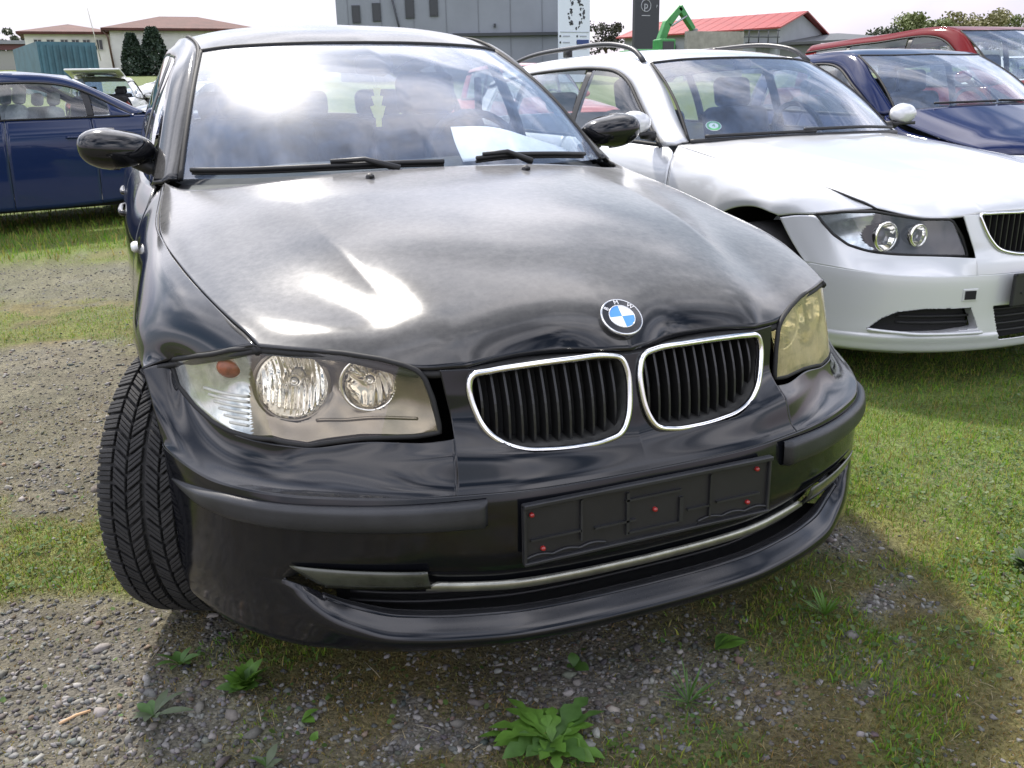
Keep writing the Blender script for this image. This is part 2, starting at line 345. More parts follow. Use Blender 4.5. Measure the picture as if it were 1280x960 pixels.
# ---- bumper
PLAN = [(0,-.062),(.15,-.060),(.26,-.050),(.33,-.033),(.45,.005),(.56,.060),(.66,.130),(.74,.220),(.80,.330),(.84,.450),(.852,.52),(.86,.60)]
PC = crv(PLAN, 500)
def plan(x):
    i = int(np.argmin(abs(PC[:, 0]-x))); y = float(np.interp(x, PC[:, 0], PC[:, 1])); a = PC[max(i-6, 0)]; b = PC[min(i+6, len(PC)-1)]
    t = (b-a)/np.linalg.norm(b-a)
    if x < .02: t = np.array([1., 0.])
    return np.array([x, y]), np.array([-t[1], t[0]])
def bp(x, z, d):
    p, n = plan(x); q = p+n*d; return (q[0], q[1], z)
# profile rows bottom to top; (z, inward offset) at key stations
KS = [0, .31, .365, .40, .50, .583, .625, .655, .72, .76, .80, .835]
PR = {
 0:   [(.165,.12),(.172,.03),(.182,.004),(0.196,-.011),(0.205,-.0145),(0.211,-.013),(0.238,.016),(0.236,.040),(.290,.062),(.286,.036),(.300,.030),(.345,.012),(.40,.007),(.468,.007),(.486,.011),(.496,.020),(.528,.043),(.540,.052),(.600,.068),(.650,.080),(.690,.088)],
 .31: [(.165,.12),(.172,.03),(.182,.004),(0.197,-.011),(0.206,-.0145),(0.213,-.013),(0.240,.016),(0.238,.040),(.294,.062),(.290,.036),(.304,.030),(.345,.012),(.40,.006),(.468,.006),(.487,.011),(.498,.020),(.548,.040),(.560,.052),(.600,.080),(.650,.092),(.690,.098)],
 .365:[(.165,.12),(.172,.03),(.182,.004),(0.198,-.011),(0.207,-.0145),(0.214,-.013),(0.241,.016),(0.239,.040),(.297,.062),(.293,.036),(.307,.030),(.346,.012),(.40,.005),(.468,.005),(.487,.010),(.498,.019),(.552,.040),(.565,.052),(.600,.082),(.650,.092),(.691,.099)],
 .40: [(.165,.12),(.172,.03),(.182,.004),(0.198,-.011),(0.208,-.0145),(0.215,-.013),(0.242,.016),(0.240,.040),(.300,.062),(.296,.036),(.310,.030),(.347,.012),(.40,.004),(.468,.004),(.487,.009),(.498,.018),(.545,.036),(.560,.050),(.566,.066),(.569,.076),(.571,.083)],
 .50: [(.164,.12),(.171,.03),(.181,.004),(0.200,-.011),(0.212,-.0145),(0.221,-.013),(0.247,.016),(0.246,.040),(.314,.062),(.312,.036),(.324,.028),(.349,.010),(.40,.003),(.468,.003),(.487,.008),(.498,.017),(.540,.036),(.554,.050),(.559,.063),(.562,.072),(.564,.080)],
 .583:[(.163,.12),(.170,.03),(.181,.004),(.206,-.003),(.235,-.007),(.250,-.002),(.266,.020),(.266,.036), (.320,.050),(.319,.030),(.332,.020),(.351,.007),(.40,.002),(.468,.002),(.487,.007),(.498,.015),(.526,.032),(.538,.047),(.542,.062),(.545,.070),(.547,.077)],
 .625:[(.162,.05),(.170,.03),(.181,.004),(.212,-.001),(.262,-.003),(.278,.001),(.291,.010),(.296,.020), (.328,.030),(.331,.016),(.340,.009),(.354,.004),(.40,.001),(.468,.001),(.486,.006),(.498,.014),(.526,.030),(.541,.045),(.547,.058),(.551,.066),(.554,.072)],
 .655:[(.162,.05),(.169,.03),(.182,.004),(.216,.001),(.262,.000),(.285,.001),(.306,.003),(.3155,.006), (.3165,.006),(.328,.004),(.341,.002),(.358,.001),(.40,.000),(.468,.000),(.486,.005),(.498,.013),(.526,.029),(.541,.044),(.547,.056),(.550,.064),(.553,.070)],
 .72: [(.160,.045),(.167,.03),(.182,.006),(.216,.002),(.262,.000),(.285,.000),(.302,.000),(.310,.000), (.326,.000),(.333,.000),(.341,.000),(.358,.000),(.40,.000),(.468,.000),(.486,.004),(.498,.011),(.526,.026),(.541,.042),(.547,.054),(.550,.062),(.553,.069)],
 .76: [(.158,.04),(.165,.03),(.182,.008),(.216,.003),(.262,.000),(.285,.000),(.302,.000),(.310,.000), (.326,.000),(.333,.000),(.341,.000),(.358,.000),(.40,.000),(.468,.000),(.486,.003),(.500,.009),(.530,.024),(.550,.040),(.561,.053),(.568,.062),(.575,.070)],
 .80: [(.156,.04),(.163,.03),(.182,.010),(.216,.004),(.262,.001),(.285,.000),(.302,.000),(.310,.000), (.326,.000),(.333,.000),(.341,.000),(.358,.000),(.41,.000),(.475,.000),(.495,.002),(.515,.006),(.555,.018),(.585,.032),(.605,.045),(.620,.054),(.634,.060)],
 .835:[(.156,.04),(.163,.03),(.182,.010),(.216,.004),(.262,.001),(.285,.000),(.302,.000),(.310,.000), (.326,.000),(.333,.000),(.341,.000),(.358,.000),(.42,.000),(.485,.000),(.508,.000),(.530,.002),(.575,.010),(.605,.020),(.628,.028),(.640,.033),(.650,.036)]}
ST = sorted(set([0,.03,.06,.1,.14,.18,.22,.26,.29]+KS+[.335,.45,.54,.605,.69,.74,.78,.82]))
bump_rows = []
nr = 21
for r in range(nr):
    row = []
    for x in ST:
        i = min(max(np.searchsorted(KS, x, 'right')-1, 0), len(KS)-2); t = (x-KS[i])/(KS[i+1]-KS[i])
        a, b = PR[KS[i]][r], PR[KS[i+1]][r]; row.append(bp(x, a[0]+(b[0]-a[0])*t, a[1]+(b[1]-a[1])*t))
    # last station: front edge of the wheel arch
    z = PR[.835][r][0]+.002*r/20; dz = min(abs(z-.316), .34); ya = .716-math.sqrt(max(.352**2-dz*dz, 0)); ya = max(ya, .372)
    if z > .55: ya = min(ya, .522)
    xa = float(np.interp(ya, PC[:, 1], PC[:, 0]))-PR[.835][r][1]*.25
    ya = max(ya, row[-1][1]+.006)
    row.append((xa, ya, z)); bump_rows.append(row)
def fair(G, n, j0=0, j1=None):
    """fair the rows of a grid along u (ends fixed)"""
    G = G.copy(); H = G[j0:j1]
    for _ in range(n): H[:, 1:-1] = H[:, 1:-1]*.5+(H[:, :-2]+H[:, 2:])*.25
    G[j0:j1] = H; return G
segs = [(0, 6, 34), (6, 7, 5), (7, 8, 6), (8, 9, 4), (9, 14, 44)]
LU = np.array([crv(r_, 190) for r_ in bump_rows[:15]]); parts = []
for a_, b_, n_ in segs:
    q_ = np.array([crv(LU[a_:b_+1, i], n_) for i in range(190)]).transpose(1, 0, 2); parts.append(q_ if not parts else q_[1:])
low = fair(np.concatenate(parts), 22)
KO = [(.306,.680),(.313,.662),(.308,.621),(.293,.585),(.267,.561),(.231,.546),(.186,.540),(.126,.538),(.071,.541),(.038,.551),(.022,.575),(.013,.620),(.014,.661),(.024,.684),(.053,.6925),(.123,.694),(.207,.692),(.273,.687)]
KC = closed_crv(KO, 120); kc = KC.mean(0); KIN = [tuple(kc+(p-kc)*.985) for p in KC]
def nose_y(x, z):
    """depth of the nose face at height z (used by grilles)"""
    x = abs(x); d = np.interp(z, [.528, .54, .60, .65, .69], [.043, .052, .068, .080, .088])+np.interp(x, [0, .31], [0, .011])
    return plan(x)[0][1]+d
def bkeep(c, i, j):
    return not (c[0] < .34 and c[2] > .52 and inside((c[0], c[2]), KIN))
OP0 = 34-1+5-1; OP1 = OP0+5
def opening(c, i, j): return not (c[0] < .655 and OP0 <= j < OP1)
bV, bF = gridmesh(low, opening)
# crease line that the shelf starts from
crease = low[-1]; cx_ = crease[:, 0]
def at_crease(x): return np.array([np.interp(x, cx_[:185], crease[:185, a]) for a in range(3)])
# nose panel round the grilles
nrows = []
for r in range(15, 21):
    nrows.append([bp(x+(max(0, PR[.365][r][0]-.58)/.11*.021 if abs(x-.366) < .003 else 0), np.interp(x, [0, .31, .366], [PR[0][r][0], PR[.31][r][0], PR[.365][r][0]]), np.interp(x, [0, .31, .366], [PR[0][r][1], PR[.31][r][1], PR[.365][r][1]])) for x in (0,.03,.06,.1,.14,.18,.22,.26,.29,.31,.335,.366)])
nrows = [[tuple(at_crease(x)) for x in (0,.03,.06,.1,.14,.18,.22,.26,.29,.31,.335,.366)]]+nrows
nose = grid(nrows, 150, 110)
# corner shell under the headlamp, from the crease up to the lens and the wing
LX = [.30,.37,.39,.507,.644,.72,.79,.83]; LY = [.05,.078,.088,.166,.253,.35,.5,.62]; LK = [.1,.12,.15,.25,.3,.25,.1,.05]
def smooth_interp(x, X, Y):
    h = .02; return sum(np.interp(x+d, X, Y) for d in (-h, -h/2, 0, h/2, h))/5
def lens_y(x, z): return smooth_interp(x, LX, LY)+smooth_interp(x, LX, LK)*(z-.70)
def lt(x, z): return np.array([x, lens_y(x, z)-.004, z])
pairs = [(.366, lt(.369, .578)), (.42, lt(.412, .570)), (.50, lt(.493, .565)), (.575, lt(.575, .550)), (.625, lt(.630, .5515)), (.675, lt(.678, .5525)), (.72, lt(.712, .556)), (.755, lt(.737, .563)), (.785, lt(.762, .577)), (.810, lt(.787, .604)), (.826, lt(.796, .648)), (.838, np.array([.827, .519, .645])), (None, np.array([.849, .524, .639]))]
Bt, Tp = [], []
for x, t_ in pairs: Bt.append(crease[-1] if x is None else at_crease(x)); Tp.append(t_)
Bt, Tp = crv(Bt, 120), crv(Tp, 120, corners=(0, 10))
crows = []
for t in np.linspace(0, 1, 50):
    row = []
    for i in range(120):
        b_, t_ = Bt[i], Tp[i]; f_ = i/119; cz = .22+.38*max(0, (f_-.62)/.38); cd_ = .74-.24*max(0, (f_-.62)/.38)
        m_ = np.array([b_[0]+(t_[0]-b_[0])*cd_, b_[1]+(t_[1]-b_[1])*cd_, b_[2]+(t_[2]-b_[2])*cz]); row.append(b_*(1-t)**2+m_*2*t*(1-t)+t_*t*t)
    crows.append(row)
c0_ = np.array(crows); c1_ = fair(c0_, 350); tw = (np.linspace(0, 1, 50)**2)[:, None, None]; bw = (np.clip(1-np.linspace(0, 1, 50)/.12, 0, 1)**2)[:, None, None]; tw = np.maximum(tw, bw); cor = fair(c0_*tw+c1_*(1-tw), 12, 1, -1)
nc = nose[:, -1]; nc = nc[nc[:, 2] <= .5785]; nc = crv(nc[::max(1, len(nc)//14)], 400); L_ = np.concatenate([[0], np.cumsum(np.linalg.norm(np.diff(nc, axis=0), axis=1))])
nc = np.stack([np.interp(np.linspace(0, L_[-1], 50), L_, nc[:, a_]) for a_ in range(3)], 1); dl = nc-cor[:, 0]
for i in range(34):
    q_ = i/33; cor[:, i] += dl*(1-q_*q_*(3-2*q_))
V, F = join((bV, bF), gridmesh(nose, bkeep), gridmesh(cor)); A_ = np.array(V); s_ = 0
F2 = []
for f in F:
    p = A_[list(f)]; nn = np.cross(p[2]-p[0], p[3]-p[1]); F2.append(f if nn @ (p.mean(0)-np.array([0, .8, .42])) > 0 else f[::-1])
V, F = mirr(V, F2); bumper = obj('front_bumper', V, F, BUMPERP, car); solid(bumper, .004); bumper.data.set_sharp_from_angle(angle=R(50))
# intake: dark cavity with thin horizontal bars
xs = np.linspace(-.63, .63, 64)
def strip(zf, df, x0=-.63, x1=.63, n=64):
    out_ = []
    for x in np.linspace(x0, x1, n):
        p = bp(abs(x), zf(abs(x)), df(abs(x))); out_.append((math.copysign(p[0], x) if x else 0, p[1], p[2]))
    return out_
rows = [strip(lambda x: .21, lambda x: .05), strip(lambda x: .20, lambda x: .13), strip(lambda x: .34, lambda x: .13), strip(lambda x: .335, lambda x: .05)]
V, F = gridmesh(np.array(rows)); obj('intake_lining', V, F, DARK, car)
for k, zz_ in enumerate((.244, .258, .272)):
    V, F = tube(strip(lambda x: zz_, lambda x: .075+.008*k, -.58, .58, 60), .0035, 6); obj('intake_bar', V, F, PLAST, car)
# satin strip above the intake
def stripz(x): return float(np.interp(x, [0, .31, .365, .43], [.286, .290, .293, .2985]))
rows = [strip(lambda x: stripz(x)+.003, lambda x: .040, -.43, .43, 80), strip(lambda x: stripz(x)-.002, lambda x: .031, -.43, .43, 80), strip(lambda x: stripz(x)+.001, lambda x: .022, -.43, .43, 80),
        strip(lambda x: stripz(x)+.010, lambda x: .0205, -.425, .425, 80), strip(lambda x: stripz(x)+.0165, lambda x: .024, -.41, .41, 80)]
V, F = gridmesh(np.array(rows)); o = obj('satin_strip', V, F, SATIN, car); solid(o, .003, 1)
# fog lamp blanks
FOGM = mat('fog_cover_plastic', (.05, .054, .040), .22, nscale=16, nvar=.45, coat=.4)  # grey cover; the green tint paints in reflected grass
for s in (1, -1):
    rows = []
    for t in np.linspace(0, 1, 5):
        row = []
        for q in np.linspace(0, 1, 16):
            x = (.646+(.424-.646)*q)*(1-t)+(.596+(.420-.596)*q)*t; z = .3505-.002*q-(.047-.004*q)*t; p = bp(x, z, -.003+.014*t*t+.002*t); row.append(p)
        rows.append(row)
    gobj('fog_lamp_cover', np.array(rows), FOGM, car, side=s, th=.003)
# rub strips
for s in (1, -1):
    xs_ = np.linspace(.318, .822, 60); rows = []
    PF = [(.500, .002), (.482, -.003), (.476, -.013), (.462, -.0165), (.440, -.0165), (.431, -.012), (.429, .004)]
    for (z, d) in PF:
        row = []
        for x in xs_:
            t = (x-.318)/.504; te = max(0, (t-.80)/.20); zm = .4545-.008*t; hh = (z-.4545)*(1-.15*t)*(1-te**1.6*.93)
            dd = d*min(1, (1.0-t)*9+.15)*min(1, t*60+.1) if d < 0 else d
            row.append(bp(x, zm+hh*.98-(.004 if z > .49 else 0)*0, dd))
        rows.append(row)
    rows[0] = [(a[0], a[1]+.001, a[2]-.018*(1-max(0, (i/59-.8)/.2))) for i, a in enumerate(rows[0])]
    gobj('rub_strip', grid(rows, 60, 30), RUBTRIM, car, side=s, th=.0)
    # inner end cap
    cap = [np.array(bp(.318, z-.0, d)) for z, d in [(.481, .004), (.476, -.003), (.462, -.004), (.440, -.004), (.431, -.002), (.429, .004)]]
# ---- plate holder
ph = []
pc = np.array([0, -.062, .413])
V, F = box((0, -.060, .413), (.528, .008, .118)); holder = bevel(obj('plate_holder', V, F, PLAST, car, smooth=False), .004)
V, F = join(box((0, -.068, .469), (.528, .014, .009)), box((-.261, -.066, .413), (.006, .010, .116)), box((.261, -.066, .413), (.006, .010, .116)), box((0, -.067, .3565), (.528, .012, .007)))
bevel(obj('holder_rim', V, F, RUBTRIM, holder, smooth=False), .002)
ribs = [(-.20,.400,.10,.004),(-.08,.398,.085,.004),(.06,.400,.008,.05),(-.055,.413,.006,.085),(0,.440,.12,.004),(.10,.395,.05,.004),(.19,.398,.10,.004),(0,.374,.11,.004),(.125,.413,.004,.09),(-.15,.42,.004,.08)]
for (x, z, a, b) in ribs: V, F = box((x, -.0665, z), (a, .006, b)); obj('holder_rib', V, F, RUBTRIM, holder, smooth=False)
for sx in (-1, 1):
    pts = [(sx*(.10+.16*t), -.0670, .3655+.005*abs(math.sin(t*9.4))) for t in np.linspace(0, 1, 50)]; V, F = tube(pts, .0024, 6); obj('holder_clip', V, F, RUBTRIM, holder)
for (x, z) in [(-.247,.450),(-.226,.380),(.004,.410),(.214,.383),(.232,.450)]:
    V, F = lathe([(0, -.005), (.0035, -.004), (.0048, -.001), (.0048, .003)], 12, 'y', (x, -.0665, z)); obj('rivet', V, F, RED, holder)
# ---- kidney grilles
GRIT = mat('dusty_grille_plastic', (.05, .05, .047), .6, nscale=30, nvar=.5)
SLATM = mat('grille_slat', (.018, .018, .018), .32)
for s in (1, -1):
    ring = [(s*p[0], nose_y(p[0], p[1])-.004, p[1]) for p in KC]
    V, F = tube(ring, .0062, 10, closed=True); kr = obj('kidney_grille', V, F, CHROME, car)
    # recess wall and back
    dep = [0.0, .02, .045, .06]; rows = []
    for d in dep: rows.append([(s*(kc[0]+(p[0]-kc[0])*(1-.9*d)), nose_y(p[0], p[1])+d, kc[1]+(p[1]-kc[1])*(1-1.2*d)) for p in list(KC)+[KC[0]]])
    V, F = gridmesh(np.array(rows)); obj('grille_recess', V, F, GRIT, kr)
    V, F = fan([(p[0], p[1]) for p in KC], lambda p: (s*p[0], nose_y(p[0], p[1])+.058, p[1]), 3); obj('grille_back', V, F, DARK, kr)
    for k in range(12):
        x = .036+(.290-.036)*k/11; zs = [p[1] for p in KC if abs(p[0]-x) < .008]
        if not zs: continue
        z0, z1 = min(zs)+.006, max(zs)-.004; sl = []
        for t in np.linspace(0, 1, 9):
            z = z0+(z1-z0)*t; y = nose_y(x, z)+.010+.012*(1-math.sin(math.pi*t)); sl.append((x, y, z))
        V = []; F = []
        for (a, b, c) in sl: V += [(s*(a-.0022), b, c), (s*(a+.0022), b, c), (s*(a+.0022), b+.030, c), (s*(a-.0022), b+.030, c)]
        for i in range(8):
            for q in range(4): F.append((4*i+q, 4*i+(q+1) % 4, 4*i+4+(q+1) % 4, 4*i+4+q))
        obj('grille_slat', V, F, SLATM, kr, smooth=False)
# ---- roundel on the bonnet
en = Vector((0, -.655, .756)).normalized(); ec = Vector((0, .0665, .7495))+en*.001
emb = empty('e', '', ''); bpy.data.objects.remove(emb)
eM = Matrix((Vector((1, 0, 0)), en.cross(Vector((1, 0, 0))), en)).transposed()
def ept(V): return [tuple(eM @ Vector(v)+ec) for v in V]
V, F = lathe([(.0, -.004), (.042, -.004), (.042, .002), (.0405, .0035), (.039, .0030)], 48, 'z'); emb = obj('roundel', ept(V), F, CHROME, car)
V, F = lathe([(.0392, .0026), (.0262, .0036)], 48, 'z'); obj('roundel_band', ept(V), F, mat('roundel_black', (.02, .02, .022), .25, coat=.5), emb)
V, F = lathe([(.0265, .0030), (.0265, .0044), (.0252, .0046), (.0248, .0036)], 48, 'z'); obj('roundel_inner_ring', ept(V), F, CHROME, emb)
for k in range(4):
    a0 = k*math.pi/2; V = [(0, 0, .0042)]; n = 12
    for i in range(n+1): V.append((.025*math.cos(a0+i*math.pi/2/n), .025*math.sin(a0+i*math.pi/2/n), .0040))
    F = [(0, 1+i, 2+i) for i in range(n)]
    obj('roundel_quarter', ept(V), F, mat('roundel_blue', (.10, .32, .72), .25, coat=.5) if k in (1, 3) else mat('roundel_white', (.85, .85, .86), .25, coat=.5), emb)
for ch, an in (('B', 50), ('M', 0), ('W', -50)):
    V, F = text_mesh(ch, .0135, .0004); a = R(an); ca, sa = math.cos(a), math.sin(a); rr_ = .0325
    V2 = [(v.x*ca - v.y*sa - rr_*sa, v.x*sa + v.y*ca + rr_*ca, .0036+v.z) for v in V]
    obj('roundel_letter', ept(V2), F, mat('roundel_white', (.85, .85, .86), .25), emb, smooth=False)
# ---- headlamps
LO = [(.791,.655),(.742,.6835),(.688,.708),(.643,.720),(.571,.7185),(.507,.7145),(.451,.707),(.415,.698),(.396,.689),(.386,.676),(.376,.640),(.370,.596),(.3695,.581),(.412,.574),(.493,.569),(.554,.559),(.583,.553),(.620,.557),(.641,.5615),(.678,.557),(.710,.559),(.734,.565),(.759,.580),(.784,.607)]
def dens(poly, n):
    P = np.array(list(poly)+[poly[0]]); L = np.concatenate([[0], np.cumsum(np.linalg.norm(np.diff(P, axis=0), axis=1))]); u = np.linspace(0, L[-1], n+1)[:-1]
    return np.stack([np.interp(u, L, P[:, a]) for a in range(2)], 1)
LC = dens(LO, 140)
LAMPS = [((.592, .646), .068), ((.466, .655), .050)]
def lampcut(c):
    for (q, r) in LAMPS:
        if math.hypot((c[0]-q[0])*.93, c[2]-q[1]) < r*.97: return True
    return False
for s in (1, -1):
    lm = LENS if s < 0 else LENSGLOW
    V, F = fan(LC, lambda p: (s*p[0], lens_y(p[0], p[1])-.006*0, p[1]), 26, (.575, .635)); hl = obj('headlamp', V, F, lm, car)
    if s < 0: hl['label'] = 'clear headlamp with two round chrome reflectors and a reddish indicator bulb'
    else: hl['label'] = 'hazy headlamp seen at a slant, sun glow tinted into its lens'
    # black gasket round the lens
    V, F = tube([(s*p[0], lens_y(p[0], p[1])+.004, p[1]) for p in [(.578+(q[0]-.578)*1.012, .636+(q[1]-.636)*1.03) for q in LC]], .0052, 8, closed=True); obj('lamp_gasket', V, F, RUB, hl)
    # bezel panel behind the lens, holes for the reflectors
    O2 = [(.575+(p[0]-.575)*.995, .635+(p[1]-.635)*.99) for p in LC]
    def by(p):
        q_ = np.linalg.norm((np.array(p)-(.575, .635))/(.225, .090)); fun = sum(.016*math.exp(-((math.hypot(p[0]-a_[0], p[1]-a_[1])-b_)/.022)**2) for a_, b_ in LAMPS); return lens_y(p[0], p[1])+.004+(.040+fun)*max(0, 1-q_**2.6)
    V, F = fan(O2, lambda p: (s*p[0], by(p), p[1]), 64, (.575, .635)); A = np.array(V)
    lampc = []
    for (q, r) in LAMPS: lampc.append((Vector((s*q[0], by(q)+.004, q[1])), Vector((s*.30, -.95, .03)).normalized(), r))
    indc = (Vector((s*.712, by((.712, .645))-.004, .645)), Vector((s*.62, -.78, 0)).normalized(), .060)
    def cutl(c):
        for (cc_, ax, r) in lampc:
            d = Vector(c)-cc_; e = d-ax*d.dot(ax)
            if e.length < r*.985: return True
        return False
    F1 = [f for f in F if not cutl(A[list(f)].mean(0))]
    ind = [f for f in F1 if abs(A[list(f)].mean(0)[0]) > .664+.12*(.63-A[list(f)].mean(0)[2])]; ids = set(ind); bez = [f for f in F1 if f not in ids]
    obj('lamp_bezel', V, bez, BEZEL, hl)
    INDM = mat('indicator_reflector', (.70, .74, .75), .16, .75, nscale=24, nvar=.3)
    io = obj('indicator_reflector', V, ind, INDM, hl)
    for li, (c, ax, r) in enumerate(lampc):
        e1 = ax.cross(Vector((0, 0, 1))).normalized(); e2 = ax.cross(e1).normalized(); seg = 96; V = []; F = []; m_ = 18
        for k in range(seg):
            an = 2*math.pi*k/seg
            for i in range(m_):
                t = i/(m_-1); rad = r*(1-.88*t**1.3); dep = .085*(t**.70); u_ = math.cos(an)*rad/r
                fl = (.0022*math.sin(u_*38)*(1 if math.sin(an)*rad/r < .3 else .5) if li == 0 else .0012*math.sin(u_*16+math.sin(an)*9))*(1 if .04 < t < .92 else 0)
                V.append(tuple(c+e1*math.cos(an)*rad+e2*math.sin(an)*rad-ax*(dep+fl)))
        for k in range(seg):
            k2 = (k+1) % seg
            for i in range(m_-1): F.append((k*m_+i, k*m_+i+1, k2*m_+i+1, k2*m_+i))
        F.append(tuple(k*m_+m_-1 for k in range(seg)))
        bowl = obj('reflector_bowl', V, F, REFL, hl)
        V, F = tube([tuple(c+(e1*math.cos(a)+e2*math.sin(a))*r*1.01+ax*.001) for a in np.linspace(0, 2*math.pi, 72, endpoint=False)], .0036, 8, closed=True); obj('reflector_ring', V, F, REFL if li else BEZEL, bowl)
        V, F = lathe([(r*1.005, .000), (r*1.045, .0035), (r*1.085, .001), (r*1.10, -.010), (r*1.10, -.03)], 72, ax, tuple(c)); obj('reflector_surround', V, F, BEZEL, bowl)
        V, F = lathe([(0, -.020), (.006, -.022), (.0085, -.03), (.009, -.05), (.013, -.06), (.013, -.08)], 16, ax, tuple(c)); obj('bulb', V, F, BULB, bowl)
        V, F = lathe([(.010, -.026), (.012, -.030), (.012, -.040), (.010, -.044)], 16, ax, tuple(c)); obj('bulb_shield', V, F, REFL, bowl)
    c, ax, r = indc
    V, F = lathe([(0, .008), (.013, .005), (.023, -.004), (.027, -.018), (.022, -.03)], 20, ax, (s*.698, by((.698, .668))-.008, .670)); V = [(s*.698+(v[0]-s*.698)*1.2, v[1], .670+(v[2]-.670)*.85) for v in V]; obj('indicator_bulb', V, F, AMBER, io)
    for k in range(6):
        z_ = .620-.0095*k; pts = [(s*x, by((x, z_))-.004, z_) for x in np.linspace(.668+.002*k, .742-.007*k, 12)]; V, F = tube(pts, .0026, 6); obj('indicator_rib', V, F, WHITEP, io)
    # side step of the bezel under the lamps
    pts = [(s*x, by((x, z_))-.003, z_) for x, z_ in zip(np.linspace(.40, .56, 24), np.linspace(.602, .585, 24))]; V, F = tube(pts, .003, 6); obj('bezel_step', V, F, BEZEL, hl)
# ---- wheel arches, inner liner and wheels
def wheel(root, c, steer, s, r=.318, wd=.205, detail=True, rimr=.205):
    """s=-1: outer face towards -x"""
    w = empty('w', '', ''); bpy.data.objects.remove(w)
    hw = wd/2; prof = [(rimr, -hw*.86), (rimr+.02, -hw*.97), (r-.06, -hw*1.06), (r-.022, -hw*1.0), (r-.012, -hw*.90), (r-.010, -hw*.5), (r-.010, 0), (r-.010, hw*.5), (r-.012, hw*.90), (r-.022, hw*1.0), (r-.06, hw*1.06), (rimr+.02, hw*.97), (rimr, hw*.86)]
    V, F = lathe(prof, 64, 'x'); wo = bpy.data.objects.new('front_wheel' if c[1] < 2 else 'rear_wheel', None); COL.objects.link(wo); wo.parent = root; wo.location = c; wo.rotation_euler = (0, 0, steer); wo.empty_display_size = .1
    ty = obj('tyre', V, F, TYRE, wo)
    if detail:
        # tread blocks: shoulder blocks and zig-zag centre blocks, grooves between them are real gaps
        V = []; F = []; N = 54
        def blk(a0, a1, x0, x1, sk, h=.010, r0=None):
            n = len(V); rr0 = r-.012; rr1 = r
            for (a, x) in ((a0, x0), (a1, x0), (a1+sk, x1), (a0+sk, x1)):
                fall = .012*max(0, abs(x)/hw-.72)/.28
                for q in (rr0-fall, rr1-fall): V.append((x, -q*math.cos(a), q*math.sin(a)))
            F.extend([tuple(n+i for i in f) for f in ((1, 3, 5, 7), (0, 2, 3, 1), (2, 4, 5, 3), (4, 6, 7, 5), (6, 0, 1, 7))])
        st = 2*math.pi/N
        for k in range(N):
            a = k*st
            for sg in (-1, 1):
                for q_ in range(3):
                    b0 = st*.84*q_/3; b1 = st*.84*(q_+1)/3-st*.035
                    blk(a+b0, a+b1, sg*hw*.66, sg*hw*1.0, 0)
                    for (x0, x1, of, sk) in ((.36, .61, .35, .62), (.05, .31, .1, -.62)): blk(a+of*st+b0, a+of*st+b1, sg*hw*x0, sg*hw*x1, sk*st)
        t = obj('tread', V, F, TYRE, ty, smooth=False); bevel(t, .0012, 1)
    V, F = join(lathe([(rimr, -hw*.86), (rimr-.006, -hw*.95), (rimr-.018, -hw*.8), (rimr-.022, 0), (rimr-.01, hw*.86)], 48, 'x'), lathe([(0, s*hw*.62), (.03, s*hw*.66), (.05, s*hw*.6), (.06, s*hw*.3)], 32, 'x'))
    rm = obj('rim', V, F, RIM, wo)
    for k in range(7):
        a = 2*math.pi*k/7; rot = Matrix.Rotation(a, 3, 'X'); V, F = box((s*hw*.60, 0, .115), (.02, .034, .16)); V = [tuple(rot @ Vector(v)) for v in V]; bevel(obj('spoke', V, F, RIM, wo, smooth=False), .004)
    return wo
WC = .716
fw1 = wheel(car, (-.745, WC, .318), R(-27), -1); fw2 = wheel(car, (.745, WC, .318), R(-25), 1)
rw1 = wheel(car, (-.75, 3.38, .316), 0, -1, detail=False); rw2 = wheel(car, (.75, 3.38, .316), 0, 1, detail=False)
for s in (1, -1):
    for yc in (WC, 3.38):
        rows = []
        for x in (.812, .79, .52, .45):
            rows.append([(s*x, yc-.352*math.cos(a), max(.17, .316+.350*math.sin(a))) for a in np.linspace(-.35, math.pi+.35, 40)])
        V, F = gridmesh(np.array(rows)); V2 = [(s*.45, yc, .32)]+[tuple(v) for v in rows[-1]]; obj('arch_liner', V, F, DARK, car)
V, F = box((0, 2.2, .20), (1.40, 3.2, .06)); obj('underbody', V, F, DARK, car, smooth=False)
V, F = box((0, .55, .45), (.9, .55, .35)); obj('engine_block', V, F, DARK, car, smooth=False)
# ---- cabin
HD = [(0,1.915,1.347),(.18,1.928,1.346),(.36,1.972,1.342),(.47,2.02,1.337),(.545,2.072,1.329)]      # windscreen head
BS = [(0,1.165,.962),(.2,1.178,.960),(.40,1.235,.954),(.57,1.345,.949),(.69,1.468,.945)]        # windscreen foot
Hc, Bc = crv(HD, 40), crv(BS, 40)
rows = [Bc+(Hc-Bc)*t+np.array([0, -.035, .028])*math.sin(math.pi*t)*1.0 for t in np.linspace(0, 1, 24)]
wsG = np.array(rows); scr = gobj('windscreen', wsG, WS, car, th=0)
# black frit edge and rubber round the glass
edge = [tuple(p) for p in wsG[:, -1]]+[tuple(p) for p in wsG[-1][::-1]]
full = [(-p[0], p[1], p[2]) for p in edge[::-1]]; loop = [(-p[0], p[1], p[2]) for p in wsG[:, -1]]+[(-p[0], p[1], p[2]) for p in wsG[-1][::-1]]+[tuple(p) for p in wsG[-1][1:]]+[tuple(p) for p in wsG[::-1, -1]]
V, F = tube(loop, .0085, 8); obj('windscreen_seal', V, F, RUB, car)
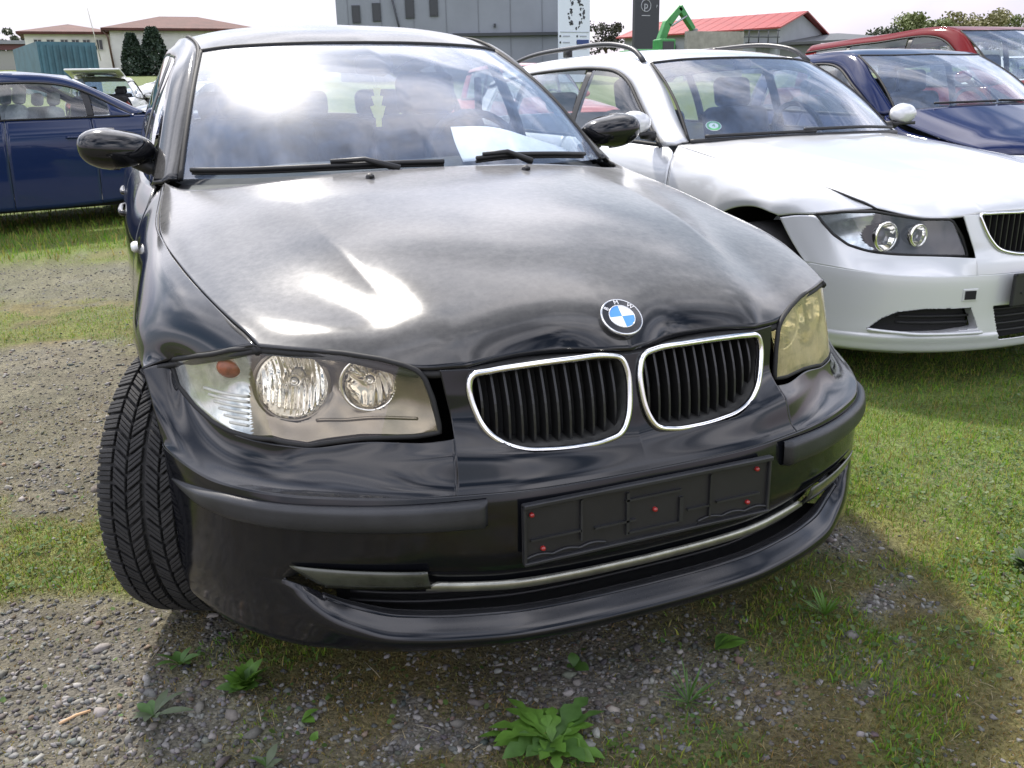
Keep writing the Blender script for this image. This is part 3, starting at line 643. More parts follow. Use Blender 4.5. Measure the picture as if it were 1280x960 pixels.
# A pillars (outer body-colour, with the drip channel), roof rails
PO = [(.745,1.495,.935),(.712,1.62,1.02),(.668,1.80,1.145),(.620,1.98,1.265),(.585,2.13,1.333),(.595,2.40,1.372),(.605,2.80,1.378),(.598,3.25,1.360),(.575,3.70,1.300)]
PI = [(.693,1.470,.946),(.655,1.60,1.035),(.610,1.77,1.160),(.575,1.94,1.270),(.552,2.076,1.331),(.555,2.38,1.392),(.560,2.80,1.402),(.550,3.25,1.384),(.53,3.70,1.320)]
PS = [(.775,1.56,.925),(.748,1.68,1.00),(.706,1.86,1.125),(.662,2.05,1.245),(.630,2.20,1.303),(.635,2.42,1.330),(.642,2.80,1.335),(.634,3.25,1.318),(.61,3.70,1.262)]
po, pi_, ps = crv(PO, 80), crv(PI, 80), crv(PS, 80)
mid = (po+pi_)/2+np.array([.004, -.004, .008])
for s in (1, -1):
    gobj('roof_pillar', np.array([pi_, mid, po, (po+ps)/2+np.array([.006, -.002, .004]), ps]), BLACK, car, side=s, th=.012)
    V, F = tube([(s*p[0], p[1], p[2]+.003) for p in pi_[:44]], .0055, 6); obj('pillar_seal', V, F, RUB, car)
# roof
rc = [(0,1.915,1.347),(0,2.05,1.392),(0,2.30,1.436),(0,2.75,1.458),(0,3.25,1.436),(0,3.78,1.355)]
rm_ = [(.30,1.955,1.344),(.30,2.08,1.386),(.305,2.32,1.427),(.31,2.76,1.447),(.305,3.25,1.427),(.29,3.77,1.348)]
re = [(.552,2.076,1.331),(.553,2.20,1.358),(.556,2.38,1.391),(.560,2.80,1.402),(.550,3.25,1.384),(.53,3.70,1.320)]
rq = [(.45,2.006,1.338),(.452,2.13,1.374),(.455,2.35,1.411),(.46,2.78,1.428),(.452,3.25,1.400),(.43,3.74,1.336)]
RG = grid([[a, b, q, e_] for a, b, q, e_ in zip(rc, rm_, rq, re)], 30, 50)
gobj('roof', trim(RG, u1=.004, v0=.004), BLACK, car, th=.01)
V, F = gridmesh(RG-np.array([0, -.03, .035])); V, F = mirr(V, F); obj('headliner', V, F, HEADL, car)
# body side (doors and quarter), sill to belt
SB = [[(.846,1.364,.20),(.866,1.364,.46),(.857,1.369,.68),(.830,1.394,.80),(.786,1.444,.885),(.762,1.52,.925)],
      [(.848,1.7,.20),(.872,1.7,.46),(.868,1.7,.68),(.850,1.7,.82),(.812,1.70,.90),(.780,1.70,.935)],
      [(.848,2.35,.20),(.874,2.35,.46),(.872,2.35,.68),(.856,2.35,.84),(.820,2.35,.925),(.785,2.35,.955)],
      [(.848,2.95,.22),(.874,2.95,.50),(.874,2.95,.70),(.858,2.95,.86),(.82,2.95,.945),(.785,2.95,.972)],
      [(.868,3.38,.672),(.876,3.38,.70),(.872,3.38,.78),(.852,3.38,.89),(.81,3.38,.965),(.77,3.38,.99)],
      [(.846,3.78,.26),(.852,3.80,.50),(.848,3.82,.70),(.82,3.84,.88),(.77,3.83,.97),(.73,3.80,1.01)],
      [(.74,4.14,.30),(.77,4.16,.50),(.76,4.15,.70),(.73,4.10,.88),(.68,4.03,.98),(.64,3.97,1.02)]]
SG = grid(SB, 30, 120)
ys = SG[:, 12, 1]
cuts = [0, int(np.argmin(abs(ys-2.32))), int(np.argmin(abs(ys-3.10))), 119]
for s in (1, -1):
    for k, nm in enumerate(('front_door', 'rear_door', 'quarter_panel')):
        sub = trim(SG[cuts[k]:cuts[k+1]+1], v0=.003, v1=.003)
        kf = None
        if k >= 1: kf = lambda c, i, j: math.hypot(c[1]-3.38, c[2]-.316) > .352 or c[2] < .1
        dpan = gobj(nm, sub, BLACK, car, side=s, th=.01, keep=kf)
        if k < 2:
            hy = 2.12 if k == 0 else 2.98
            V, F = tube([(s*(.858), hy-.10, .80), (s*(.874), hy-.085, .803), (s*(.877), hy, .806), (s*(.874), hy+.085, .809), (s*.858, hy+.10, .811)], .010, 8); obj('door_handle', V, F, BLACK, dpan)
    # side glass
    belt = SG[:, -1]; n = len(belt); yb = belt[:, 1]
    def gl(name, y0, y1, z_fun=None):
        rows = []
        tb = np.linspace(0, 1, 12)
        b0 = [np.interp(np.linspace(y0, y1, 12), yb, belt[:, a]) for a in range(3)]
        t0 = [np.interp(np.clip(np.linspace(y0+.30 if y0 < 2 else y0+.02, y1+.0, 12), ps[0, 1], 3.7), ps[:, 1], ps[:, a]) for a in range(3)]
        B = np.stack(b0, 1); T = np.stack(t0, 1)
        return gobj(name, np.array([B+(T-B)*t+np.array([.012, 0, 0])*math.sin(math.pi*t) for t in np.linspace(0, 1, 8)]), SIDEG, car, side=s)
    gl('front_door_glass', 1.56, 2.30); gl('rear_door_glass', 2.38, 3.05); gl('quarter_glass', 3.10, 3.35)
    for y0, y1 in ((2.30, 2.38), (3.05, 3.10), (3.35, 3.72)):
        B0 = np.array([[np.interp(y, yb, belt[:, a]) for a in range(3)] for y in np.linspace(y0, y1, 6)]); T0 = np.array([[np.interp(min(y, 3.7), ps[:, 1], ps[:, a]) for a in range(3)] for y in np.linspace(y0, y1, 6)])
        gobj('door_pillar' if y1 < 3.2 else 'rear_pillar', np.array([B0+(T0-B0)*t+np.array([.014, 0, 0])*math.sin(math.pi*t) for t in np.linspace(0, 1, 8)]), BLACK if y1 > 3.2 else PLAST, car, side=s, th=.02)
# tailgate, rear glass, rear bumper
TG = [[(0,3.79,1.352),(.3,3.78,1.345),(.53,3.71,1.318)],[(0,4.00,1.10),(.34,3.985,1.095),(.61,3.93,1.06)],[(0,4.06,1.03),(.36,4.04,1.02),(.66,3.96,1.005)],[(0,4.15,.86),(.38,4.13,.86),(.72,4.06,.86)],[(0,4.18,.62),(.40,4.16,.62),(.765,4.12,.62)],[(0,4.23,.48),(.40,4.21,.48),(.77,4.16,.48)],[(0,4.18,.28),(.40,4.16,.28),(.74,4.14,.28)]]
tg = grid(TG, 24, 60); cutz = int(np.argmin(abs(tg[:, 0, 2]-1.10)))
gobj('rear_window', tg[2:cutz+1], SIDEG, car); gobj('tailgate', tg[cutz:], BLACK, car, th=.01)
# cowl panel and wipers
cow = [[(p[0], p[1]-.004, p[2]-.004) for p in crv([h[6] for h in HS], 40)], [(p[0], p[1], p[2]-.035) for p in crv([h[6] for h in HS], 40)], [tuple(a+(b-a)*np.array([1, 1, 1])) for a, b in zip(Bc-np.array([0, -.0, .02]), Bc-np.array([0, -.02, .012]))]]
gobj('cowl_panel', np.array(cow)-np.array([0, 0, .006]), PLAST, car, th=.0, ref=(0, 1.2, .5))
def wiper(pts, name='wiper'):
    V, F = tube(crv(pts, 24), .0075, 6); wo_ = obj(name, V, F, PLAST, car)
    bl = [(p[0]*.995, p[1]+.004, p[2]-.010) for p in pts]; V, F = tube(crv(bl, 24), .005, 6); obj('wiper_blade', V, F, RUB, wo_); return wo_
wiper([(-.66,1.435,.972),(-.52,1.315,.974),(-.30,1.20,.980),(-.08,1.163,.982),(.02,1.158,.980)])
wiper([(.12,1.155,.985),(.22,1.17,.990),(.40,1.228,.984),(.56,1.328,.972)])
for a, b in (((-.30,1.20,.992), (-.12,1.13,.968)), ((.14,1.155,.996), (.30,1.165,.968))):
    V, F = tube([a, ((a[0]+b[0])/2, (a[1]+b[1])/2, max(a[2], b[2])+.004), b], [.006, .007, .011], 8); obj('wiper_arm', V, F, PLAST, car)
# mirrors
for s in (1, -1):
    V = []; F = []; nu_, nv_ = 28, 18
    for j in range(nv_):
        ph_ = -math.pi/2+math.pi*j/(nv_-1)
        for i in range(nu_):
            th = 2*math.pi*i/nu_; cx = math.cos(th); sy = math.sin(th)
            e = lambda v, q: math.copysign(abs(v)**q, v)
            x = .118*e(math.cos(ph_), .8)*e(cx, .85); z = .070*e(math.sin(ph_), .85)*(1+.10*cx); y = .085*e(math.cos(ph_), .8)*e(sy, .9)
            if y > 0: y *= .35
            cp_ = math.cos(ph_); V.append((x, y-.02*cx*cp_, z+.012*cx*cp_))
    for j in range(nv_-1):
        for i in range(nu_): F.append((j*nu_+i, j*nu_+(i+1) % nu_, (j+1)*nu_+(i+1) % nu_, (j+1)*nu_+i))
    if s < 0: V, F = [(-v[0], v[1], v[2]) for v in V], [f[::-1] for f in F]
    mo = obj('door_mirror', V, F, BLACK, car, loc=(s*.852, 1.70, 1.028)); mo.scale = (.94, .94, .82)
    V, F = fan([(.095*math.cos(a), .055*math.sin(a)) for a in np.linspace(0, 2*math.pi, 30, endpoint=False)], lambda p: (p[0]*s, .034, p[1]), 3); obj('mirror_glass', V, F, CHROME, mo)
    V, F = tube([(s*.112*math.cos(a)*.93, .012-.012*math.cos(a), .064*math.sin(a)) for a in np.linspace(0, 2*math.pi, 40, endpoint=False)], .0035, 6, closed=True); obj('mirror_seam', V, F, RUB, mo)
    V, F = tube([(s*-.055, .0, -.045), (s*-.085, .01, -.07), (s*-.115, .01, -.085)], [.030, .026, .034], 12); obj('mirror_stalk', V, F, PLAST, mo)
# ---- interior
dash = grid([[(0,1.20,.935),(.35,1.25,.93),(.66,1.46,.915)],[(0,1.45,.955),(.35,1.47,.955),(.70,1.55,.93)],[(0,1.68,.945),(.38,1.68,.95),(.70,1.68,.92)],[(0,1.74,.85),(.4,1.74,.85),(.72,1.72,.85)],[(0,1.72,.55),(.4,1.72,.55),(.72,1.72,.55)]], 24, 24)
gobj('dashboard', dash, INT, car, ref=(0, 1.5, .5))
def cushion(name, c, s, m, parent, tilt=0, r=.05):
    V, F = box((0, 0, 0), s); o = obj(name, V, F, m, parent); o.location = c; o.rotation_euler = (tilt, 0, 0)
    md = o.modifiers.new('b', 'BEVEL'); md.width = min(r, min(s)*.45); md.segments = 4; return o
for s in (-.36, .36):
    st_ = cushion('front_seat', (s, 2.30, .80), (.48, .13, .62), SEATF, car, R(-16), .06)
    cushion('seat_cushion', (0, -.30, -.33), (.50, .52, .14), SEATF, st_, R(16), .06)
    hr_ = cushion('headrest', (0, .0, .395), (.25, .09, .17), SEATF, st_, R(4), .045)
    for q in (-.06, .06): V, F = tube([(q, 0, .26), (q, 0, .36)], .006, 8); obj('headrest_post', V, F, CHROME, st_)
bench = cushion('rear_bench', (0, 3.20, .80), (1.22, .16, .56), SEATF, car, R(-14), .06)
for s in (-.38, 0, .38): cushion('headrest', (s, .0, .36), (.24, .09, .13), SEATF, bench, R(4), .04)
for s in (-1, 1):
    V, F = tube([(s*.60, 2.42, 1.24), (s*.585, 2.38, 1.05), (s*.57, 2.36, .75)], .016, 6); V = [(v[0], v[1]*1, v[2]) for v in V]; obj('seat_belt', V, F, INT, car)
V, F = tube([(.36+.185*math.cos(a), 1.80+.06*math.sin(a), .93+.175*math.sin(a)) for a in np.linspace(0, 2*math.pi, 40, endpoint=False)], .015, 8, closed=True); stw = obj('steering_wheel', V, F, INT, car)
V, F = join(box((.36, 1.80, .93), (.34, .03, .05)), lathe([(0, -.03), (.06, -.025), (.075, .01)], 20, 'y', (.36, 1.79, .93))); obj('wheel_hub', V, F, INT, stw)
V, F = lathe([(0, 0), (.04, .0), (.045, .02), (.03, .05)], 16, 'z'); V = [(v[0]*1.5, v[1], v[2]) for v in V]
sens = cushion('sensor_pod', (0, 1.825, 1.272), (.13, .05, .06), INT, car, R(-20), .018)
# ---- loose things in the car
frh = []
prof = [(0, .0), (.016, -.004), (.010, -.028), (.024, -.030), (.014, -.062), (.031, -.066), (.017, -.105), (.011, -.107), (.011, -.138), (-.011, -.138), (-.011, -.107), (-.017, -.105), (-.031, -.066), (-.014, -.062), (-.024, -.030), (-.010, -.028), (-.016, -.004)]
V = [(x, -.0015, z) for x, z in prof]+[(x, .0015, z) for x, z in prof]; n = len(prof)
F = [tuple(range(n)), tuple(reversed(range(n, 2*n)))]+[(i, i+n, (i+1) % n+n, (i+1) % n) for i in range(n)]
fr = obj('air_freshener', V, F, mat('pale_yellow_card', (.74, .74, .20), .8), None, smooth=False, loc=(.045, 1.985, 1.20)); fr.rotation_euler = (0, 0, R(12))
tag(fr, 'pale yellow tree shaped air freshener hanging behind the windscreen of the black hatchback', 'air freshener')
V, F = tube([(0, 0, 0), (-.01, .01, .05)], .0008, 5); obj('string', V, F, mat('string', (.6, .6, .5), .9), fr)
PAPER = mat('white_paper', (.86, .85, .86), .8)
rows = [[(.17+.02*t, 1.30+.02*q, .957+.0*t) for q in (0, .5, 1)] for t in (0, .5, 1)]
pg = grid([[(.12,1.275,.968),(.33,1.31,.972),(.56,1.42,.966)],[(.15,1.43,1.015),(.35,1.45,1.015),(.57,1.53,.985)],[(.20,1.62,1.062),(.36,1.64,1.056),(.56,1.66,1.0)]], 16, 12)
V, F = gridmesh(pg); pap = obj('paper_sheet', V, F, PAPER); solid(pap, .0015, 1); tag(pap, 'white paper sheet lying on the dashboard behind the windscreen', 'paper')
# ================================================================ silver estate car beside it
SILVER = paint('silver_car_paint', (.66, .67, .68), metal=.25, rough=.36, dust=.06, dustcol=(.45, .44, .42), crough=.05)
BEZELD = mat('dark_lamp_bezel', (.02, .02, .022), .3)
LENS2 = glass('lamp_lens_bright', (.9, .92, .93), haze=.02, ior=1.45)
est = empty('silver_estate_car', 'silver estate car with roof rails parked right of the black hatchback', 'car', (2.5486, 1.0994, -.012), .04986)
eref = (0, 2, .45)
EH = [
 [(0,.022,.700),(0,.05,.735),(0,.12,.775),(0,.30,.815),(0,.6,.862),(0,1.0,.917),(0,1.30,.957)],
 [(.2,.036,.703),(.205,.062,.736),(.21,.13,.774),(.23,.31,.813),(.26,.61,.860),(.29,1.0,.914),(.31,1.32,.954)],
 [(.36,.062,.7035),(.363,.085,.729),(.37,.15,.766),(.39,.33,.807),(.43,.63,.855),(.47,1.02,.908),(.50,1.37,.947)],
 [(.455,.128,.684),(.46,.15,.707),(.468,.20,.746),(.49,.36,.793),(.535,.65,.845),(.58,1.05,.900),(.61,1.43,.939)],
 [(.56,.178,.690),(.562,.20,.708),(.57,.25,.742),(.59,.39,.783),(.635,.67,.834),(.68,1.08,.890),(.70,1.48,.932)],
 [(.673,.300,.722),(.69,.33,.740),(.715,.37,.757),(.745,.46,.786),(.775,.72,.826),(.785,1.1,.872),(.755,1.52,.927)]]
gobj('bonnet', trim(grid([[h[k] for h in EH] for k in range(7)], 50, 50, ucorn=(2,)), u1=.003, v0=.003), SILVER, est, th=.01)
EW = [
 [(.673,.300,.722),(.72,.335,.716),(.77,.392,.706),(.82,.468,.692),(.852,.55,.686),(.872,.622,.674)],
 [(.745,.46,.786),(.788,.50,.776),(.828,.55,.757),(.862,.60,.727),(.881,.645,.702),(.885,.652,.684)],
 [(.775,.72,.826),(.81,.73,.815),(.848,.75,.79),(.878,.77,.75),(.889,.78,.725),(.887,.782,.700)],
 [(.785,1.0,.862),(.82,1.0,.845),(.855,1.0,.81),(.882,1.0,.75),(.892,1.0,.69),(.890,1.0,.637)],
 [(.785,1.2,.885),(.825,1.2,.86),(.86,1.19,.815),(.885,1.18,.72),(.893,1.175,.5),(.885,1.17,.3)],
 [(.757,1.515,.926),(.815,1.47,.89),(.86,1.44,.82),(.886,1.43,.70),(.895,1.43,.46),(.875,1.43,.2)]]
ewg = grid(EW, 30, 44)
esh = crv(EH[5], 30)
for s in (1, -1):
    gobj('wing', trim(ewg, u0=.003, v0=.003, v1=.003), SILVER, est, side=s, th=.006)
    V, F = tube([(s*p[0], p[1], p[2]-.0035) for p in esh], [.0055*(1-.75*i/29) for i in range(30)], 6); obj('bonnet_gap_strip', V, F, RUB, est)  # dark strip added just under the surface, draws the shut line
    V, F = tube([(s*(p[0]-.006), p[1]+.002, p[2]-.007) for p in ewg[0]], .006, 6); obj('wing_gap_strip', V, F, RUB, est)  # dark strip added behind the gap between wing and lamp
EP = crv([(0,-.03),(.2,-.02),(.4,.02),(.55,.08),(.68,.17),(.78,.29),(.84,.42),(.87,.55),(.885,.7)], 400)
def eplan(x, z, d):
    i = int(np.argmin(abs(EP[:, 0]-x))); y = float(np.interp(x, EP[:, 0], EP[:, 1])); a = EP[max(i-6, 0)]; b = EP[min(i+6, 399)]; t = (b-a)/np.linalg.norm(b-a)
    if x < .02: t = np.array([1., 0])
    return (x-t[1]*d, y+t[0]*d, z)
def elens(x, z): return float(np.interp(x, EP[:, 0], EP[:, 1]))+.07+.2*(z-.6)
epr = [(.155,.12),(.160,.03),(.172,.010),(.20,.002),(.228,-.004),(.240,.0),(.30,.002),(.36,.001),(.45,.0),(.472,.002)]
exs = [0,.06,.12,.2,.28,.34,.40,.47,.55,.62,.68,.73,.78,.815,.84,.852]
erows = []
for (z, d) in epr:
    row = [eplan(x, z+(.028*max(0, (x-.55)/.3)**2 if z > .44 else 0), min(d, .04) if x > .6 else d) for x in exs]; dz = min(abs(z-.316), .38); ya = max(.80-math.sqrt(.387**2-dz*dz), row[-1][1]+.01); row.append((float(np.interp(ya, EP[:, 1], EP[:, 0])), ya, row[-1][2])); erows.append(row)
elow = grid(erows, 260, 130, vcorn=(5,))
FOGP = [(.735,.258),(.70,.305),(.66,.333),(.577,.347),(.41,.346),(.388,.30),(.372,.262),(.50,.249),(.65,.246)]
MIDP = [(-.1,.205),(.27,.205),(.285,.25),(.315,.345),(-.1,.345)]
V1 = gridmesh(elow, lambda c, i, j: c[2] < .19 or c[2] > .36 or not (inside((c[0], c[2]), FOGP) or inside((c[0], c[2]), MIDP)))
ecr = elow[-1]
def eat(x): return np.array([np.interp(x, ecr[:252, 0], ecr[:252, a]) for a in range(3)])
EKO = [(.370,.698),(.36,.66),(.33,.60),(.30,.568),(.24,.548),(.10,.543),(.05,.553),(.035,.60),(.033,.665),(.05,.692),(.2,.6985),(.33,.7005)]
EKC = closed_crv(EKO, 100); ekc = EKC.mean(0); EKI = [tuple(ekc+(p-ekc)*.985) for p in EKC]
def enose(x, z): return eplan(abs(x), z, float(np.interp(z, [.478, .52, .56, .70], [.002, .012, .030, .062])))[1]
nx_ = (0,.06,.12,.2,.28,.34,.40)
nr_ = [[tuple(eat(x)) for x in nx_]]+[[(x+(max(0, z-.56)*.35 if x == .40 else 0), enose(x, z), z) for x in nx_] for z in (.495,.52,.545,.56,.60,.65,.70)]
enG = grid(nr_, 110, 80)
def el(x, z): return np.array([x, elens(x, z)-.003, z])
epairs = [(.40, el(.399,.537)),(.48, el(.47,.541)),(.564, el(.564,.544)),(.66, el(.671,.549)),(.725, el(.721,.557)),(.765, el(.763,.576)),(.80, el(.793,.613)),(.825, el(.812,.657)),(.838, np.array([.824,.470,.688])),(.85, np.array([.852,.548,.682])),(None, np.array([.872,.618,.668]))]
eB = crv([ecr[-1] if x is None else eat(x) for x, _ in epairs], 90); eT = crv([t for _, t in epairs], 90, corners=(8,)); ecrows = []
for t in np.linspace(0, 1, 30):
    row = []
    for i in range(90):
        b_, t_ = eB[i], eT[i]; f_ = i/89; m_ = b_+(t_-b_)*np.array([.62, .62, .38+.12*f_]); row.append(b_*(1-t)**2+m_*2*t*(1-t)+t_*t*t)
    ecrows.append(row)
ecor = fair(np.array(ecrows), 8, 1, -1); dl = crv(enG[enG[:, -1, 2] <= .540, -1][::4], 30)-ecor[:, 0]
for i in range(20): q_ = i/19; ecor[:, i] += dl*(1-q_*q_*(3-2*q_))
V, F = join(V1, gridmesh(enG, lambda c, i, j: not (c[0] < .38 and c[2] > .53 and inside((c[0], c[2]), EKI))), gridmesh(ecor)); A_ = np.array(V); F2 = []
for f in F:
    p = A_[list(f)]; nn = np.cross(p[2]-p[0], p[3]-p[1]); F2.append(f if nn @ (p.mean(0)-np.array([0, .8, .42])) > 0 else f[::-1])
V, F = mirr(V, F2); eb = obj('front_bumper', V, F, SILVER, est); solid(eb, .004); eb.data.set_sharp_from_angle(angle=R(50))
for s in (1, -1):
    V, F = fan(dens(FOGP, 60), lambda p: (s*p[0], eplan(p[0], p[1], .05)[1], p[1]), 4); obj('fog_recess', V, F, DARK, est)
    rows = [[(s*q[0], q[1], q[2]) for q in [eplan(p[0], p[1], d) for p in dens(FOGP, 60)]+[eplan(*dens(FOGP, 60)[0], d)]] for d in (0, .05)]; V, F = gridmesh(np.array(rows)); obj('fog_recess_wall', V, F, SILVER, est)
    V, F = tube([(s*q[0], q[1]-.004, q[2]) for q in [eplan(x, .246+.010*max(0, (x-.6)/.12), -.006) for x in np.linspace(.36, .735, 30)]], .007, 8); obj('fog_trim', V, F, SILVER, est)
    for z in (.285, .31): V, F = tube([(s*q[0], q[1], q[2]) for q in [eplan(x, z, .03) for x in np.linspace(.40, .66, 20)]], .005, 6); obj('fog_bar', V, F, PLAST, est)
    V, F = tube([(s*p[0], enose(p[0], p[1])-.004, p[1]) for p in EKC], .007, 8, closed=True); kr = obj('kidney_grille', V, F, CHROME, est)
    rows = [[(s*p[0], enose(p[0], p[1])+d, p[1]) for p in list(EKC)+[EKC[0]]] for d in (0, .05)]; V, F = gridmesh(np.array(rows)); obj('grille_recess', V, F, GRIT, kr)
    V, F = fan([(p[0], p[1]) for p in EKC], lambda p: (s*p[0], enose(p[0], p[1])+.05, p[1]), 3); obj('grille_back', V, F, DARK, kr)
    for k in range(12):
        x = .055+.295*k/11; zs = [p[1] for p in EKC if abs(p[0]-x) < .012]; z0, z1 = min(zs)+.004, max(zs)-.004
        V, F = box((s*x, enose(x, (z0+z1)/2)+.022, (z0+z1)/2), (.005, .026, z1-z0)); obj('grille_slat', V, F, SLATM, kr, smooth=False)
    # lamp
    ELO = [(.819,.692),(.769,.7055),(.696,.709),(.633,.695),(.559,.681),(.469,.679),(.452,.672),(.416,.611),(.399,.541),(.47,.545),(.564,.549),(.671,.554),(.721,.563),(.763,.582),(.792,.618),(.810,.661)]
    ELC = dens(ELO, 110); V, F = fan(ELC, lambda p: (s*p[0], elens(p[0], p[1]), p[1]), 20, (.61, .62)); hl = obj('headlamp', V, F, LENS2, est)
    V, F = tube([(s*p[0], elens(p[0], p[1])+.003, p[1]) for p in [(.61+(q[0]-.61)*1.012, .62+(q[1]-.62)*1.03) for q in ELC]], .006, 6, closed=True); obj('lamp_gasket', V, F, RUB, hl)
    ELM = [((.668, .617), .056), ((.570, .622), .041)]
    V, F = fan(ELC, lambda p: (s*p[0], elens(p[0], p[1])+.004+.028*max(0, 1-np.linalg.norm((np.array(p)-(.61, .62))/(.21, .085))**2), p[1]), 28, (.61, .62)); A = np.array(V)
    F1 = [f for f in F if not any(math.hypot(abs(A[list(f)].mean(0)[0])-q[0], A[list(f)].mean(0)[2]-q[1]) < r for q, r in ELM)]
    obj('lamp_bezel', V, [f for f in F1 if abs(A[list(f)].mean(0)[0]) < .70], BEZELD, hl); obj('indicator_reflector', V, [f for f in F1 if abs(A[list(f)].mean(0)[0]) >= .70], mat('indicator_reflector', (.62, .66, .66), .22), hl)
    for (q, r) in ELM:
        yc = elens(*q)+.010; V, F = lathe([(r, 0), (r*.9, .012), (r*.62, .04), (r*.2, .06), (0, .062)], 36, 'y', (s*q[0], yc, q[1])); bw = obj('reflector_bowl', V, F, REFL, hl)
        V, F = tube([(s*q[0]+math.cos(a)*r, yc-.003, q[1]+math.sin(a)*r) for a in np.linspace(0, 2*math.pi, 40, endpoint=False)], .006, 8, closed=True); obj('reflector_ring', V, F, REFL, bw)
        V, F = lathe([(0, .01), (r*.45, .014), (r*.5, .04)], 20, 'y', (s*q[0], yc, q[1])); obj('projector_lens', V, F, mat('projector_glass', (.10, .10, .11), .05, .3), bw)
V, F = fan(dens(MIDP, 60), lambda p: (p[0], eplan(abs(p[0]), p[1], .07)[1], p[1]), 3); V, F = box((0, .04, .275), (.62, .01, .15)); obj('intake_back', V, F, DARK, est, smooth=False)
for z in (.235, .265, .295, .325): V, F = tube([(math.copysign(eplan(abs(x), z, .03)[0], x), eplan(abs(x), z, .03)[1], z) for x in np.linspace(-.29, .29, 24)], .005, 6); obj('intake_bar', V, F, PLAST, est)
V, F = box((0, -.046, .412), (.56, .016, .13)); eh = bevel(obj('plate_holder', V, F, PLAST, est, smooth=False), .006)
for x, z, a, b in ((0,.474,.55,.008),(-.14,.40,.2,.005),(.14,.40,.2,.005),(0,.41,.006,.10)): V, F = box((x, -.056, z), (a, .006, b)); obj('holder_rib', V, F, RUBTRIM, eh, smooth=False)
# towing eye hole on the right-hand side of the bumper
th_ = [(-.422-.030, .374), (-.422+.030, .374), (-.422+.030, .420), (-.422-.030, .420)]
V, F = box((-.422, eplan(.422, .397, 0)[1]-.001, .397), (.062, .006, .048), Matrix.Rotation(R(-19), 3, 'Z')); tow = bevel(obj('towing_eye_frame', V, F, SILVER, est, smooth=False), .002)
V, F = box((-.424, eplan(.422, .397, 0)[1]-.0035, .397), (.045, .006, .034), Matrix.Rotation(R(-19), 3, 'Z')); obj('towing_eye_hole', V, F, DARK, tow, smooth=False)
# wheels, arches
for s in (1, -1):
    wheel(est, (s*.765, .80, .318), 0, s, detail=False); wheel(est, (s*.77, 3.56, .318), 0, s, detail=False)
    for yc in (.80, 3.56):
        rows = [[(s*x, yc-.387*math.cos(a), max(.17, .316+.385*math.sin(a))) for a in np.linspace(-.35, math.pi+.35, 40)] for x in (.85, .83, .55, .5)]; V, F = gridmesh(np.array(rows)); obj('arch_liner', V, F, DARK, est)
V, F = box((0, 2.45, .20), (1.44, 3.3, .06)); obj('underbody', V, F, DARK, est, smooth=False)
V, F = box((0, .62, .45), (.9, .6, .34)); obj('engine_block', V, F, DARK, est, smooth=False)
